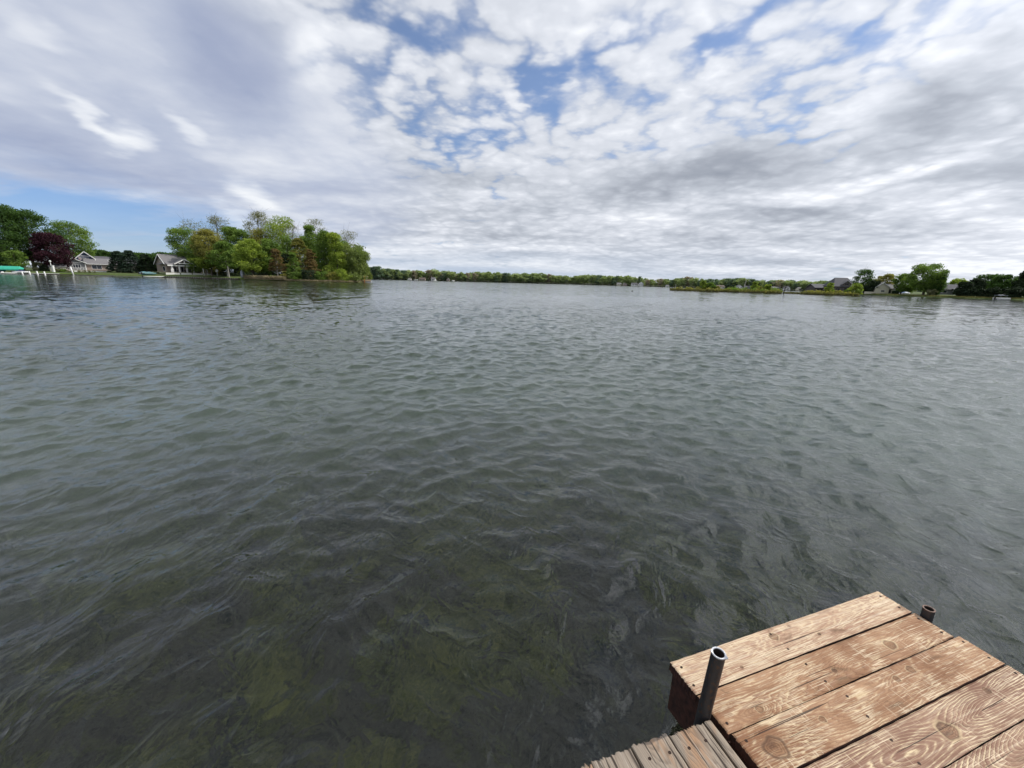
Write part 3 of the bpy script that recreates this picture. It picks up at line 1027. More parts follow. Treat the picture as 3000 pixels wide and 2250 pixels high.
# ------------------------------------------------------------------ grey dock section underfoot
AZ2 = math.radians(18.2)
G0 = at_z(2056, 2113, DECK_Z + .022)
grey = empty('dock_section', (G0.x, G0.y, DECK_Z + .022), AZ2,
             'weathered grey dock section of bare cracked planks, close under the viewer', 'dock')
GPIT, GW = 0.1375, 0.1325
for i in range(9):
    me = board_mesh('plank', 1.30, GW, 0.038, 40 + i, WOOD['grey'], (gsc.uniform(.02, .11), .06, .6), .0055,
                    [(gsc.uniform(.2, .9), gsc.uniform(.03, .1), .010, 6)] if i % 2 else [], ragged=.010)
    # plank length runs towards the viewer: local +x of the board -> -y of the section
    o = link_mesh('plank', me, grey, (-(i * GPIT) - GW, gsc.uniform(-.006, .006), gsc.uniform(-.002, .002)))
    o.rotation_euler = (0, 0, -math.pi / 2)
    o.location.x += 0
    for sx in (0.055, 0.70, 1.24):
        for sy in (0.030, GW - 0.032):
            s_ = link_mesh('screw', SCREW_ME, o, (sx + gsc.uniform(-.01, .01), sy + gsc.uniform(-.006, .006), -.0008))
me = board_mesh('edge_board', 1.30, 0.025, 0.16, 60, WOOD['grey'], (.02, .05, .5), .004, [], ragged=.006)
o = link_mesh('edge_board', me, grey, (0.0075, -.004, .001))
o.rotation_euler = (0, 0, -math.pi / 2)
fr = MB(); fr.box(-9 * GPIT, -.002, -.060, -.022, -.19, -.0395); fr.build('end_beam', UNDER, grey)
fr = MB(); fr.box(-9 * GPIT, -.002, -.75, -.71, -.19, -.0395); fr.build('joist', UNDER, grey)
# the board's own +y points to +x of the section after the turn, so planks start at their left edge


# ------------------------------------------------------------------ pipes
def pipe_mat():
    m, t, out = new_mat('galvanised_pipe')
    tc = t.n('ShaderNodeTexCoord').outputs['Object']
    n1 = t.noise(t.v('MULTIPLY', tc, (30, 30, 5)), 1.0, 5, .6)
    n2 = t.noise(tc, 90.0, 3, .6)
    z = t.sep(tc)[2]
    col = t.mix(n1, (.035, .038, .045), (.10, .10, .105))
    col = t.mix(t.ss(n2, .52, .68, 0, .75), col, (.16, .095, .06))
    principled(t, out, col, t.ss(n2, .3, .7, .42, .65), .75, t.bump(n2, .3, .002))
    return m


PIPE = pipe_mat()
RIM = plain('bright_cut_steel', (.42, .43, .45), .42, .9, var=.15, scale=60)
RIM_RUST = plain('rusty_cut_steel', (.16, .11, .09), .6, .5, var=.3, scale=60)
INNER = plain('dark_pipe_bore', (.03, .022, .018), .8, .2)


def pipe_post(base, top, R, label, rim, tabs):
    base, top = Vector(base), Vector(top)
    d = (top - base)
    L = d.length
    root = empty('pipe_post', base, 0, label, 'post', 'steel pipe posts of the dock')
    root.rotation_euler = d.to_track_quat('Z', 'Y').to_euler()
    n = 40
    r1, r2 = R, R - .0045
    v, f = [], []
    for z in (0, L * .5, L * .85, L - .0022):
        for k_ in range(n):
            a = 2 * math.pi * k_ / n
            v.append((r1 * math.cos(a), r1 * math.sin(a), z))
    for j in range(3):
        for k_ in range(n):
            f.append((j * n + k_, j * n + (k_ + 1) % n, (j + 1) * n + (k_ + 1) % n, (j + 1) * n + k_))
    me = bpy.data.meshes.new('pipe'); me.from_pydata(v, [], f); me.materials.append(PIPE)
    me.polygons.foreach_set('use_smooth', np.ones(len(f), dtype=bool)); me.update()
    link_mesh('pipe', me, root)
    v, f = [], []
    for z in (L - .25, L - .001):
        for k_ in range(n):
            a = 2 * math.pi * k_ / n
            v.append((r2 * math.cos(a), r2 * math.sin(a), z))
    for k_ in range(n):
        f.append((k_, n + k_, n + (k_ + 1) % n, (k_ + 1) % n))
    f.append(tuple(range(n)))
    me = bpy.data.meshes.new('bore'); me.from_pydata(v, [], f); me.materials.append(INNER)
    me.polygons.foreach_set('use_smooth', np.ones(len(f), dtype=bool)); me.update()
    link_mesh('bore', me, root)
    # sawn rim with burrs
    v, f = [], []
    g = np.random.default_rng(3)
    prof = [(r1 + .0003, -.004), (r1 + .0012, -.0012), (r1 + .0002, .0009), (r2 + .0008, .0009), (r2 - .0006, -.0006), (r2 - .0002, -.004)]
    for j, (rr_, zz) in enumerate(prof):
        for k_ in range(n):
            a = 2 * math.pi * k_ / n
            bump = 0
            for (ta, tw, th) in tabs:
                bump += th * math.exp(-((math.degrees(a) - ta) / tw) ** 2)
            e = (bump if j in (1, 2) else 0) + (g.normal(0, .00018) if j in (1, 2, 3) else 0)
            v.append(((rr_ + e) * math.cos(a), (rr_ + e) * math.sin(a), L + zz + e * .4))
    for j in range(5):
        for k_ in range(n):
            f.append((j * n + k_, j * n + (k_ + 1) % n, (j + 1) * n + (k_ + 1) % n, (j + 1) * n + k_))
    me = bpy.data.meshes.new('cut_rim'); me.from_pydata(v, [], f); me.materials.append(rim); me.update()
    link_mesh('cut_rim', me, root)
    return root


PR = 0.0215
e1 = Vector((math.cos(AZ1), math.sin(AZ1), 0))
e2 = Vector((math.sin(AZ1), -math.cos(AZ1), 0))
ptop = at_z(2106, 1913, DECK_Z + .285)
pbot = at_z(2058, 2105, DECK_Z - .01)
dirp_ = (ptop - pbot).normalized()
pdeep = pbot + dirp_ * ((-1.2 - pbot.z) / dirp_.z)
post1 = pipe_post(pdeep, ptop, PR, 'tall steel pipe with bright cut rim beside the corner where both dock sections meet', RIM, [(300, 14, .006), (150, 10, .003)])
p2top = at_z(2722, 1783, DECK_Z + .035)
pipe_post(p2top + Vector((.02, 0, -1.6)), p2top, PR, 'short rusty-rimmed steel pipe end just outside the right-hand dock edge', RIM_RUST, [(250, 12, .002)])
# bracket that holds the tall pipe to the side beam
br = empty('pipe_bracket', A0 + e1 * -.01 + e2 * .20 + Vector((0, 0, -.13)), AZ1, 'small galvanised bracket with bolt on the dock side below the tall pipe', 'bracket')
b_ = MB(); b_.box(-.030, .018, -.030, .004, -.045, -.040); b_.box(.014, .018, -.050, .012, -.07, .0)
b_.bar((-.030, -.026, -.0425), (-.060, .018, -.060), .012, .005)
b_.build('plate', M['alu'], br)
b_ = MB(); b_.tube([(.018, -.02, -.03), (-.016, -.02, -.03)], .005, 8); b_.build('bolt', M['alu'], br)


# ------------------------------------------------------------------ vegetation
def quads(cent, size, g, flat=0.0, stretch=1.0, droop=0.0):
    n = len(cent)
    a = g.normal(size=(n, 3))
    a[:, 2] *= (1 - flat)
    a[:, 2] -= droop
    a /= np.linalg.norm(a, axis=1)[:, None] + 1e-9
    b = g.normal(size=(n, 3))
    b[:, 2] *= (1 - flat)
    b -= a * (a * b).sum(1)[:, None]
    b /= np.linalg.norm(b, axis=1)[:, None] + 1e-9
    s = (size * g.uniform(.55, 1.3, n))[:, None]
    A, B = a * s * stretch, b * s * .62
    P = np.stack([cent - A, cent + B * .8, cent + A, cent - B], 1)
    return P.reshape(-1, 3), np.arange(n * 4).reshape(n, 4)


def tubes(segs, n=5):
    """segs: list of (p0, p1, r0, r1)"""
    V, Fq = [], []
    for (p0, p1, r0, r1) in segs:
        p0, p1 = np.array(p0, float), np.array(p1, float)
        d = p1 - p0
        L = np.linalg.norm(d)
        if L < 1e-5: continue
        d = d / L
        u = np.cross(d, (0, 0, 1.0))
        if np.linalg.norm(u) < 1e-3: u = np.cross(d, (1.0, 0, 0))
        u /= np.linalg.norm(u)
        w = np.cross(d, u)
        b = len(V)
        for p, r in ((p0, r0), (p1, r1)):
            for k_ in range(n):
                a = 2 * math.pi * k_ / n
                V.append(p + (u * math.cos(a) + w * math.sin(a)) * r)
        for k_ in range(n):
            Fq.append((b + k_, b + (k_ + 1) % n, b + n + (k_ + 1) % n, b + n + k_))
    return np.array(V), np.array(Fq)


def profile(kind, t):
    if kind == 'round': return np.sqrt(np.clip(1 - (2 * t - 1) ** 2, 0, 1)) ** .8
    if kind == 'oval': return np.clip(np.sin(math.pi * np.clip(t, 0, 1) ** .8), 0, 1) ** .6
    if kind == 'column': return np.clip(1.0 - t, 0, 1) ** .42 * np.clip(t * 8, 0, 1) ** .5
    if kind == 'cone': return 1.25 * np.clip(1.0 - t, 0, 1) ** .65 * np.clip(t * 12 + .4, 0, 1)
    if kind == 'vase': return np.clip(.45 + .9 * t, 0, 1) * np.clip((1 - t) * 4.5, 0, 1) ** .6
    return 1 - t


def tree_meshes(h, w, seed, kind='round', c0=0.16, leaves=3200, clumps=70, leaf=0.30, sparse=0.0, lean=0.0, hollow=.55, trunkr=None, droop=0.0, flat=.15):
    """returns (trunk V,F) (crown V,F,tint). crown from c0*h to h, width w"""
    g = np.random.default_rng(seed)
    top = h
    cb = c0 * h
    trunkr = trunkr or 0.016 * h + .05
    segs = []
    ax = [np.array([0, 0, -.3])]
    ns = 9
    for i in range(1, ns + 1):
        z = h * .93 * i / ns
        ax.append(np.array([g.normal(0, .012 * h) * (i > 1) + lean * z, g.normal(0, .012 * h) * (i > 1), z]))
    for i in range(ns):
        r0 = trunkr * (1 - i / ns) ** .9 + .02
        r1 = trunkr * (1 - (i + 1) / ns) ** .9 + .015
        segs.append((ax[i], ax[i + 1], r0, r1))

    def axis(z):
        t_ = np.clip(z / (h * .93) * ns, 0, ns - 1e-3)
        i = int(t_)
        return ax[i] + (ax[i + 1] - ax[i]) * (t_ - i)
    # lopsided outline: a few random lobes
    lob = [(g.uniform(0, 6.28), g.uniform(0, 1), g.uniform(.15, .45)) for _ in range(9)]
    cents = []
    tries = 0
    while len(cents) < clumps and tries < clumps * 30:
        tries += 1
        t_ = g.uniform(0.01, .985)
        a = g.uniform(0, 6.28)
        pr = float(profile(kind, np.array(t_)))
        m = 1.0
        for (la, lt, ls) in lob:
            da = math.atan2(math.sin(a - la), math.cos(a - la))
            m += ls * math.exp(-(da / .6) ** 2 - ((t_ - lt) / .16) ** 2) - ls * .07
        rad = w / 2 * pr * m
        rr = rad * math.sqrt(g.uniform(hollow ** 2, 1.0)) * .88
        z = cb + (top - cb) * t_
        c_ = axis(z) + np.array([rr * math.cos(a), rr * math.sin(a), 0])
        cents.append((c_, rad, t_))
    P, tint = [], []
    per = max(int(leaves / max(len(cents), 1)), 4)
    csz = (w * (h - cb)) ** .5 * (.13 if kind != 'cone' else .075) * (60 / max(clumps, 20)) ** .25
    for (c_, rad, t_) in cents:
        # limb
        zb = max(cb * .75, c_[2] - (.10 + .28 * (1 - t_)) * h * (1 if kind not in ('cone', 'column') else .25))
        b_ = axis(zb)
        mid = (b_ + c_) / 2 + g.normal(0, .02 * h, 3)
        rl = trunkr * .22 * (1 - .6 * t_)
        segs.append((b_, mid, rl, rl * .6))
        segs.append((mid, c_, rl * .6, .02))
        if g.uniform() < sparse * .6:
            for _ in range(4):
                segs.append((c_, c_ + g.normal(0, csz * .9, 3) + np.array([0, 0, csz * .5]), .03, .012))
            k_ = int(per * (1 - sparse))
        else:
            k_ = int(per * g.uniform(.6, 1.4))
        s_ = csz * g.uniform(.65, 1.35)
        q = g.normal(0, 1, (k_, 3))
        q /= (np.linalg.norm(q, axis=1)[:, None] + 1e-9)
        q *= g.uniform(.25, 1.0, (k_, 1)) ** .5
        q *= np.array([s_ * 1.15, s_ * 1.15, s_ * (.72 if droop == 0 else 1.3)])
        if kind == 'cone':
            out = np.array([c_[0], c_[1], 0]); nn = np.linalg.norm(out) + 1e-6
            out /= nn
            dd = (q @ out)
            q[:, 2] = q[:, 2] * .35 - np.abs(dd) * .28
        P.append(c_ + q)
        tint.append(np.clip(g.uniform(.0, 1.0) * .6 + g.uniform(0, .4, k_), 0, 1))
    # inner fill so that the crown is not hollow
    nf = int(leaves * .22 * (1 - sparse))
    if nf:
        t_ = g.uniform(.05, .9, nf)
        a = g.uniform(0, 6.28, nf)
        rr = w / 2 * profile(kind, t_) * np.sqrt(g.uniform(0, .6, nf))
        zz = cb + (top - cb) * t_
        cx = np.array([axis(z)[:2] for z in zz])
        P.append(np.stack([cx[:, 0] + rr * np.cos(a), cx[:, 1] + rr * np.sin(a), zz], 1))
        tint.append(g.uniform(0, .5, nf))
    P = np.vstack(P)
    P[:, 2] = np.maximum(P[:, 2], .25)
    tint = np.concatenate(tint)
    LV, LF = quads(P, leaf, g, flat=flat, stretch=1.0 if droop == 0 else 1.7, droop=droop)
    TV, TF = tubes(segs)
    return (TV, TF), (LV, LF, tint)


def make_tree(name, loc, h, w, seed, leafm, label, cat='tree', group=None, bark='bark', rz=None, **kw):
    kw['leaf'] = kw.get('leaf', .30) * .84
    kw['leaves'] = int(kw.get('leaves', 3200) * 2.3)
    (TV, TF), (LV, LF, tint) = tree_meshes(h, w, seed, **kw)
    root = empty(name, loc, rz if rz is not None else 0, label, cat, group)
    link_mesh('trunk', np_mesh('trunk', TV, TF, M[bark], True), root)
    link_mesh('crown', np_mesh('crown', LV, LF, LEAF[leafm], False, {'tint': ('FACE', tint)}), root)
    return root


def size_at(px, D, wpx, ytop, zg):
    x = ground_x(px, D, zg)
    # height from the pixel row of the top in column px
    p = at_d(px, ytop, D)
    ca = math.cos(math.atan((px - 1500) / 1200))
    return x, max(p.z - zg, .3), wpx * D * ca ** .5 / 1200.0 * 1.13


def tree_px(name, px, D, wpx, ytop, seed, leafm, label, zg=1.0, **kw):
    x, h, w = size_at(px, D, wpx, ytop, zg)
    return make_tree(name, (x, D, zg), h, w, seed, leafm, label, **kw)


G_ISL = 'trees on the wooded point'
# --- wooded point (left of centre), back to front
P_ = tree_px
P_('deciduous_tree', 562, 192, 104, 668, 101, 'green', 'rounded green tree leaning over the ridge of the white-trimmed lake house', zg=1.4, kind='round', c0=.32, leaves=5200, clumps=80, group=G_ISL)
P_('wispy_tree', 590, 198, 80, 640, 102, 'grey', 'wispy thin-leaved tree top with upcurved twigs showing above the tan tree', zg=1.4, kind='vase', c0=.30, leaves=1500, clumps=60, leaf=.26, sparse=.8, group=G_ISL)
P_('deciduous_tree', 655, 196, 85, 630, 103, 'grey', 'tall airy two-topped tree with sky showing through, above the tan tree', zg=1.4, kind='oval', c0=.25, leaves=2300, clumps=70, leaf=.27, sparse=.6, group=G_ISL)
P_('deciduous_tree', 622, 172, 88, 670, 104, 'olive', 'tan-topped tree with budding leaves in front of the lake house deck', zg=1.2, kind='oval', c0=.22, leaves=5200, clumps=85, group=G_ISL)
P_('deciduous_tree', 604, 170, 60, 752, 105, 'bright', 'low yellow-green boughs hanging across the right end of the lake house roof', zg=1.2, kind='round', c0=.42, leaves=2600, clumps=50, group=G_ISL)
P_('deciduous_tree', 690, 190, 90, 664, 106, 'green', 'mid green tree with small pointed tops behind the lawn edge', zg=1.3, kind='column', c0=.12, leaves=5200, clumps=90, group=G_ISL)
P_('deciduous_tree', 725, 186, 70, 672, 107, 'green', 'mid green tree wedged between the pointed-top tree and the tall airy tree', zg=1.3, kind='oval', c0=.12, leaves=4200, clumps=70, group=G_ISL)
P_('deciduous_tree', 668, 168, 85, 708, 108, 'green', 'green tree with a pale trunk at the edge of the lawn', zg=1.1, kind='oval', c0=.22, leaves=4600, clumps=75, group=G_ISL, bark='bark_pale')
P_('deciduous_tree', 775, 194, 95, 615, 109, 'grey', 'tallest tree of the point, airy grey-green crown with forked limbs', zg=1.3, kind='oval', c0=.30, leaves=3200, clumps=95, leaf=.27, sparse=.55, group=G_ISL)
P_('deciduous_tree', 770, 190, 45, 690, 110, 'rusty', 'small reddish tree tucked under the tallest tree', zg=1.3, kind='round', c0=.35, leaves=1300, clumps=30, leaf=.26, sparse=.3, group=G_ISL)
P_('deciduous_tree', 742, 158, 100, 700, 111, 'bright', 'bright yellow-green spreading tree with low boughs over the lawn', zg=1.0, kind='oval', c0=.16, leaves=5600, clumps=90, flat=.4, group=G_ISL)
P_('deciduous_tree', 838, 190, 110, 630, 112, 'bright', 'tall bright green tree with a ragged broad top right of the tallest tree', zg=1.2, kind='oval', c0=.18, leaves=5600, clumps=95, sparse=.2, group=G_ISL)
P_('deciduous_tree', 800, 162, 70, 700, 113, 'green', 'leafy green tree directly behind the rusty conifer', zg=1.0, kind='oval', c0=.1, leaves=4200, clumps=70, group=G_ISL)
P_('rusty_conifer', 815, 153, 48, 724, 114, 'rusty', 'rusty brown conifer with a bare lower trunk above the reeds', zg=.9, kind='cone', c0=.20, leaves=2400, clumps=60, flat=.6, group=G_ISL, bark='bark_pale')
P_('dead_tree', 872, 186, 60, 655, 115, 'grey', 'nearly bare brown tree with upright twigs between the two green crowns', zg=1.2, kind='vase', c0=.30, leaves=500, clumps=70, leaf=.22, sparse=.95, group=G_ISL)
P_('conifer', 884, 165, 78, 690, 116, 'olive', 'tan-topped conifer with greener boughs lower down', zg=1.0, kind='cone', c0=.06, leaves=4200, clumps=90, flat=.6, group=G_ISL)
P_('rusty_conifer', 914, 158, 46, 726, 117, 'rusty', 'narrow rusty orange conifer in front of the dark columns', zg=.9, kind='cone', c0=.10, leaves=2600, clumps=60, flat=.6, group=G_ISL)
P_('deciduous_tree', 936, 194, 60, 637, 118, 'grey', 'airy treetop rising behind the dark green column trees', zg=1.2, kind='vase', c0=.4, leaves=1500, clumps=50, leaf=.25, sparse=.7, group=G_ISL)
P_('column_tree', 918, 176, 52, 655, 119, 'green', 'full green column tree, tallest of the row of columns', zg=1.0, kind='column', c0=.04, leaves=4600, clumps=90, group=G_ISL)
P_('column_tree', 955, 170, 56, 672, 120, 'green', 'pointed mid green column tree second in the row of columns', zg=1.0, kind='column', c0=.04, leaves=4600, clumps=90, group=G_ISL)
P_('column_tree', 990, 168, 58, 680, 121, 'bright', 'bright green column tree at the right end of the row of columns', zg=.9, kind='column', c0=.03, leaves=4800, clumps=90, group=G_ISL)
P_('deciduous_tree', 1025, 190, 66, 672, 122, 'grey', 'open twiggy tree rising above the willow near the tip of the point', zg=1.0, kind='vase', c0=.4, leaves=1100, clumps=55, leaf=.24, sparse=.8, group=G_ISL)
P_('willow_tree', 1038, 174, 92, 722, 123, 'willow', 'broad grey-green willow at the tip of the point', zg=.8, kind='round', c0=.05, leaves=6200, clumps=95, droop=.8, group=G_ISL, bark='bark_pale')
P_('willow_tree', 1070, 184, 34, 768, 124, 'willow', 'low willow leaning over the tan pontoon boat', zg=.7, kind='round', c0=.05, leaves=1500, clumps=30, droop=.8, group=G_ISL)
P_('deciduous_tree', 630, 186, 60, 720, 125, 'deep', 'dark tree filling the gap behind the tan tree', zg=1.2, kind='round', c0=.05, leaves=2400, clumps=50, group=G_ISL)  # near-black green leaves, filling between the lighter crowns
P_('deciduous_tree', 700, 178, 90, 745, 126, 'deep', 'dark undergrowth tree behind the pale trunk', zg=1.0, kind='round', c0=.0, leaves=3200, clumps=60, group=G_ISL)
P_('deciduous_tree', 855, 174, 60, 745, 127, 'deep', 'dark tree between the two rusty conifers', zg=1.0, kind='round', c0=.0, leaves=2400, clumps=50, group=G_ISL)
P_('deciduous_tree', 775, 176, 80, 760, 128, 'deep', 'dark tree low behind the yellow-green spreading tree', zg=1.0, kind='round', c0=.0, leaves=2600, clumps=50, group=G_ISL)
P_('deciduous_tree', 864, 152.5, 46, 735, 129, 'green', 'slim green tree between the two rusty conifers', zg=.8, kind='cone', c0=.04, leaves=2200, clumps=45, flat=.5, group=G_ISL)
for i, (px_, d_, w_, y_, lm, lb) in enumerate([(582, 186, 60, 700, 'green', 'leafy green tree low behind the tan-topped tree'), (640, 184, 70, 690, 'olive', 'olive green tree behind the pale trunked lawn tree'),
        (715, 176, 60, 715, 'bright', 'yellow-green tree between the pointed-top tree and the spreading tree'), (905, 186, 60, 690, 'green', 'green tree behind the tan-topped conifer'),
        (970, 184, 60, 690, 'dark', 'dark tree filling the back of the row of columns'), (1008, 182, 54, 705, 'green', 'green tree between the last column and the willow'),
        (775, 184, 70, 668, 'olive', 'olive tree filling the space below the tallest tree'), (850, 182, 60, 690, 'green', 'green tree behind the nearly bare tree')]):
    P_('deciduous_tree', px_, d_, w_, y_, 400 + i, lm, lb, zg=1.1, kind='oval', c0=.05, leaves=3000, clumps=60, group=G_ISL)
bush = [(850, 26, 798), (872, 40, 796), (905, 50, 792), (945, 46, 795), (975, 44, 798), (1003, 52, 790), (1035, 40, 800), (836, 26, 800), (800, 30, 806)]
blab = ['beside the white birch stump', 'right of the white birch stump', 'dark one under the narrow rusty conifer', 'under the tallest column tree', 'under the second column tree',
        'largest, under the bright column tree', 'under the willow', 'left of the white birch stump', 'at the foot of the bare conifer trunk']
for i, (px, w_, yt) in enumerate(bush):
    P_('shrub', px, interp_front(LEFT, px) + 1.6, w_, yt, 140 + i, ['willow', 'green', 'deep', 'green', 'olive', 'bright', 'willow', 'olive', 'green'][i],
       'waterside shrub ' + blab[i], cat='shrub', zg=.45, kind='round', c0=.0, leaves=900, clumps=26, leaf=.24, group='shrubs along the waterline of the wooded point')

# --- left shore
P_('deciduous_tree', -120, 176, 260, 560, 150, 'dark', 'huge dark green tree cut off by the left border behind the boat lift', zg=1.6, kind='round', c0=.1, leaves=9000, clumps=130, leaf=.34, group='trees of the left shore')
P_('deciduous_tree', 22, 172, 165, 598, 151, 'dark', 'big dark green tree behind the green boat canopy', zg=1.5, kind='round', c0=.08, leaves=9000, clumps=130, leaf=.34, group='trees of the left shore', trunkr=.5)
P_('deciduous_tree', 103, 178, 130, 612, 152, 'dark', 'big dark green tree with a thick trunk left of the purple tree', zg=1.5, kind='round', c0=.20, leaves=8000, clumps=120, leaf=.34, group='trees of the left shore', trunkr=.6)
P_('deciduous_tree', 52, 160, 60, 735, 153, 'green', 'small mid green tree just above the green boat canopy', zg=1.2, kind='round', c0=.10, leaves=1700, clumps=40, group='trees of the left shore')
P_('purple_tree', 170, 176, 105, 684, 154, 'purple', 'dense round purple-leaved tree left of the grey gabled house', zg=1.4, kind='round', c0=.08, leaves=8500, clumps=110, leaf=.28, group='trees of the left shore')
P_('deciduous_tree', 226, 212, 112, 650, 155, 'green', 'grey-green domed tree behind the purple tree', zg=1.8, kind='round', c0=.15, leaves=6000, clumps=95, leaf=.36, sparse=.2, group='trees of the left shore')
P_('spruce_tree', 352, 186, 64, 732, 156, 'spruce', 'wide blue-green spruce right of the grey gabled house', zg=1.4, kind='cone', c0=.02, leaves=5600, clumps=120, flat=.6, group='spruces between the two houses')
P_('spruce_tree', 388, 184, 72, 730, 157, 'spruce', 'largest blue-green spruce, middle one between the two houses', zg=1.4, kind='cone', c0=.02, leaves=6000, clumps=130, flat=.6, group='spruces between the two houses')
P_('spruce_tree', 432, 186, 56, 742, 158, 'deep', 'smaller darker spruce just left of the white-trimmed lake house', zg=1.4, kind='cone', c0=.02, leaves=4200, clumps=90, flat=.6, group='spruces between the two houses')
for i, (px, w_, yt) in enumerate([(118, 36, 766), (135, 26, 775), (172, 26, 787), (188, 20, 789)]):
    P_('shrub', px, 172, w_, yt, 170 + i, ['grey', 'deep', 'grey', 'green'][i], 'garden shrub ' + ['grey-green and twiggy left of the globe lamp', 'dark, beside the cream shed', 'pale, left of the house porch', 'low green, by the porch step'][i],
       cat='shrub', zg=1.1, kind='round', c0=.0, leaves=500, clumps=18, leaf=.26, group='garden shrubs of the left shore')
for i, px in enumerate([201, 212, 233, 247, 263, 277]):
    P_('shrub', px, 170, 10, 792.5, 180 + i, 'grey', ['leftmost', 'second', 'third', 'fourth', 'fifth', 'rightmost'][i] + ' small clipped shrub in the row in front of the grey house deck', cat='shrub', zg=1.0, kind='round', c0=.0, leaves=160, clumps=8, leaf=.18, group='clipped shrubs before the grey house deck')

# --- right shore
GR = 'trees of the right shore'
P_('pine_tree', 2521, 204, 56, 788, 200, 'dark', 'ragged open pine left of the cream garage', zg=.9, kind='oval', c0=.12, leaves=2600, clumps=60, leaf=.28, sparse=.3, group=GR)
P_('deciduous_tree', 2585, 196, 56, 803, 201, 'olive', 'round brownish-green tree behind the cream garage', zg=.9, kind='round', c0=.1, leaves=3200, clumps=60, group=GR)
P_('deciduous_tree', 2556, 192, 34, 820, 202, 'deep', 'small near-black tree just left of the cream garage', zg=.8, kind='round', c0=.0, leaves=2200, clumps=45, group=GR)
P_('shrub', 2536, 194, 22, 838, 203, 'deep', 'dark shrub between the ragged pine and the near-black tree', zg=.8, cat='shrub', kind='round', c0=.0, leaves=800, clumps=20, group=GR)
P_('deciduous_tree', 2646, 184, 66, 803, 204, 'green', 'dense green tree left of the big spreading tree', zg=.9, kind='round', c0=.04, leaves=4200, clumps=75, group=GR)
P_('deciduous_tree', 2704, 170, 104, 772, 205, 'green', 'big spreading tree on the right shore with gaps of sky in its crown', zg=.8, kind='round', c0=.16, leaves=6200, clumps=85, leaf=.3, sparse=.3, group=GR, trunkr=.45)
P_('deciduous_tree', 2735, 168, 50, 800, 206, 'dark', 'dark lower crown against the right side of the big spreading tree', zg=.8, kind='round', c0=.05, leaves=2600, clumps=55, group=GR)
P_('shrub', 2622, 182, 20, 852, 207, 'deep', 'round dark shrub right of the cream garage', zg=.7, cat='shrub', kind='round', c0=.0, leaves=500, clumps=16, group=GR)
P_('shrub', 2725, 166, 26, 848, 208, 'grey', 'grey-green shrub at the foot of the big spreading tree', zg=.7, cat='shrub', kind='round', c0=.0, leaves=500, clumps=16, group=GR)
P_('deciduous_tree', 2795, 205, 46, 816, 209, 'bright', 'pale green treetop behind the low white-gabled house', zg=.9, kind='round', c0=.1, leaves=2200, clumps=45, group=GR)
P_('deciduous_tree', 2818, 158, 44, 826, 210, 'deep', 'low near-black tree at the right end of the low white-gabled house', zg=.7, kind='round', c0=.0, leaves=3200, clumps=60, group=GR)
P_('deciduous_tree', 2855, 162, 44, 815, 211, 'deep', 'tall near-black tree with a domed top behind the low near-black tree', zg=.7, kind='round', c0=.05, leaves=3200, clumps=60, group=GR)
P_('deciduous_tree', 2880, 178, 84, 805, 212, 'dark', 'broad green tree right of the tall near-black tree', zg=.8, kind='round', c0=.05, leaves=4200, clumps=75, group=GR)
P_('deciduous_tree', 2935, 166, 90, 804, 213, 'dark', 'broad dark green tree above the white pontoon boat', zg=.8, kind='round', c0=.05, leaves=4600, clumps=80, group=GR)
P_('pine_tree', 2988, 152, 50, 791, 214, 'deep', 'dark ragged pine at the right border', zg=.7, kind='oval', c0=.1, leaves=3200, clumps=60, sparse=.2, group=GR)
P_('deciduous_tree', 3050, 150, 100, 790, 215, 'green', 'green tree beyond the dark pine, cut off by the right border', zg=.7, kind='round', c0=.05, leaves=4200, clumps=70, group=GR)
for i, (px, w_, yt) in enumerate([(2842, 34, 845), (2872, 36, 846), (2905, 40, 842), (2950, 46, 846), (2985, 40, 842)]):
    P_('shrub', px, interp_front(RIGHT, px) + 3, w_, yt, 220 + i, 'deep', 'dark shoreline shrub ' + ['under the tall near-black tree', 'second right of the low house', 'behind the bow of the white pontoon boat', 'behind the stern of the white pontoon boat', 'under the dark ragged pine'][i],
       zg=.5, cat='shrub', kind='round', c0=.0, leaves=900, clumps=22, group='dark shrubs along the right shore')

# --- marsh: shrubs that can be told apart
for i, (px, w_, yt, lm, lb) in enumerate([
        (2058, 20, 822, 'bright', 'narrow bright green marsh shrub, left one of the pair'), (2080, 26, 828, 'green', 'rounder green marsh shrub, right one of the pair'),
        (2100, 16, 838, 'olive', 'low shrub right of the pair of marsh shrubs'), (2208, 18, 826, 'bright', 'thin yellow-green marsh shrub before the dark far trees'),
        (2225, 34, 840, 'olive', 'broad olive shrub in the middle of the marsh'), (2247, 16, 830, 'bright', 'small yellow shrub at the right of the marsh clump'),
        (2428, 26, 828, 'bright', 'yellow-green shrub left of the brown house'), (2455, 36, 852, 'olive', 'low shrub in front of the brown house'),
        (2506, 36, 832, 'bright', 'tall shrub at the right tip of the marsh'), (2480, 30, 850, 'green', 'low green shrub right of the brown house')]):
    D = (interp_front(MARSH, px) if px < 2300 else interp_front(MARSH2, px)) + 5
    P_('marsh_shrub', px, D, w_, yt, 240 + i, lm, lb, zg=.2, cat='shrub', kind='oval', c0=.0, leaves=900, clumps=24, leaf=.26, sparse=.15, group='shrubs on the marsh')

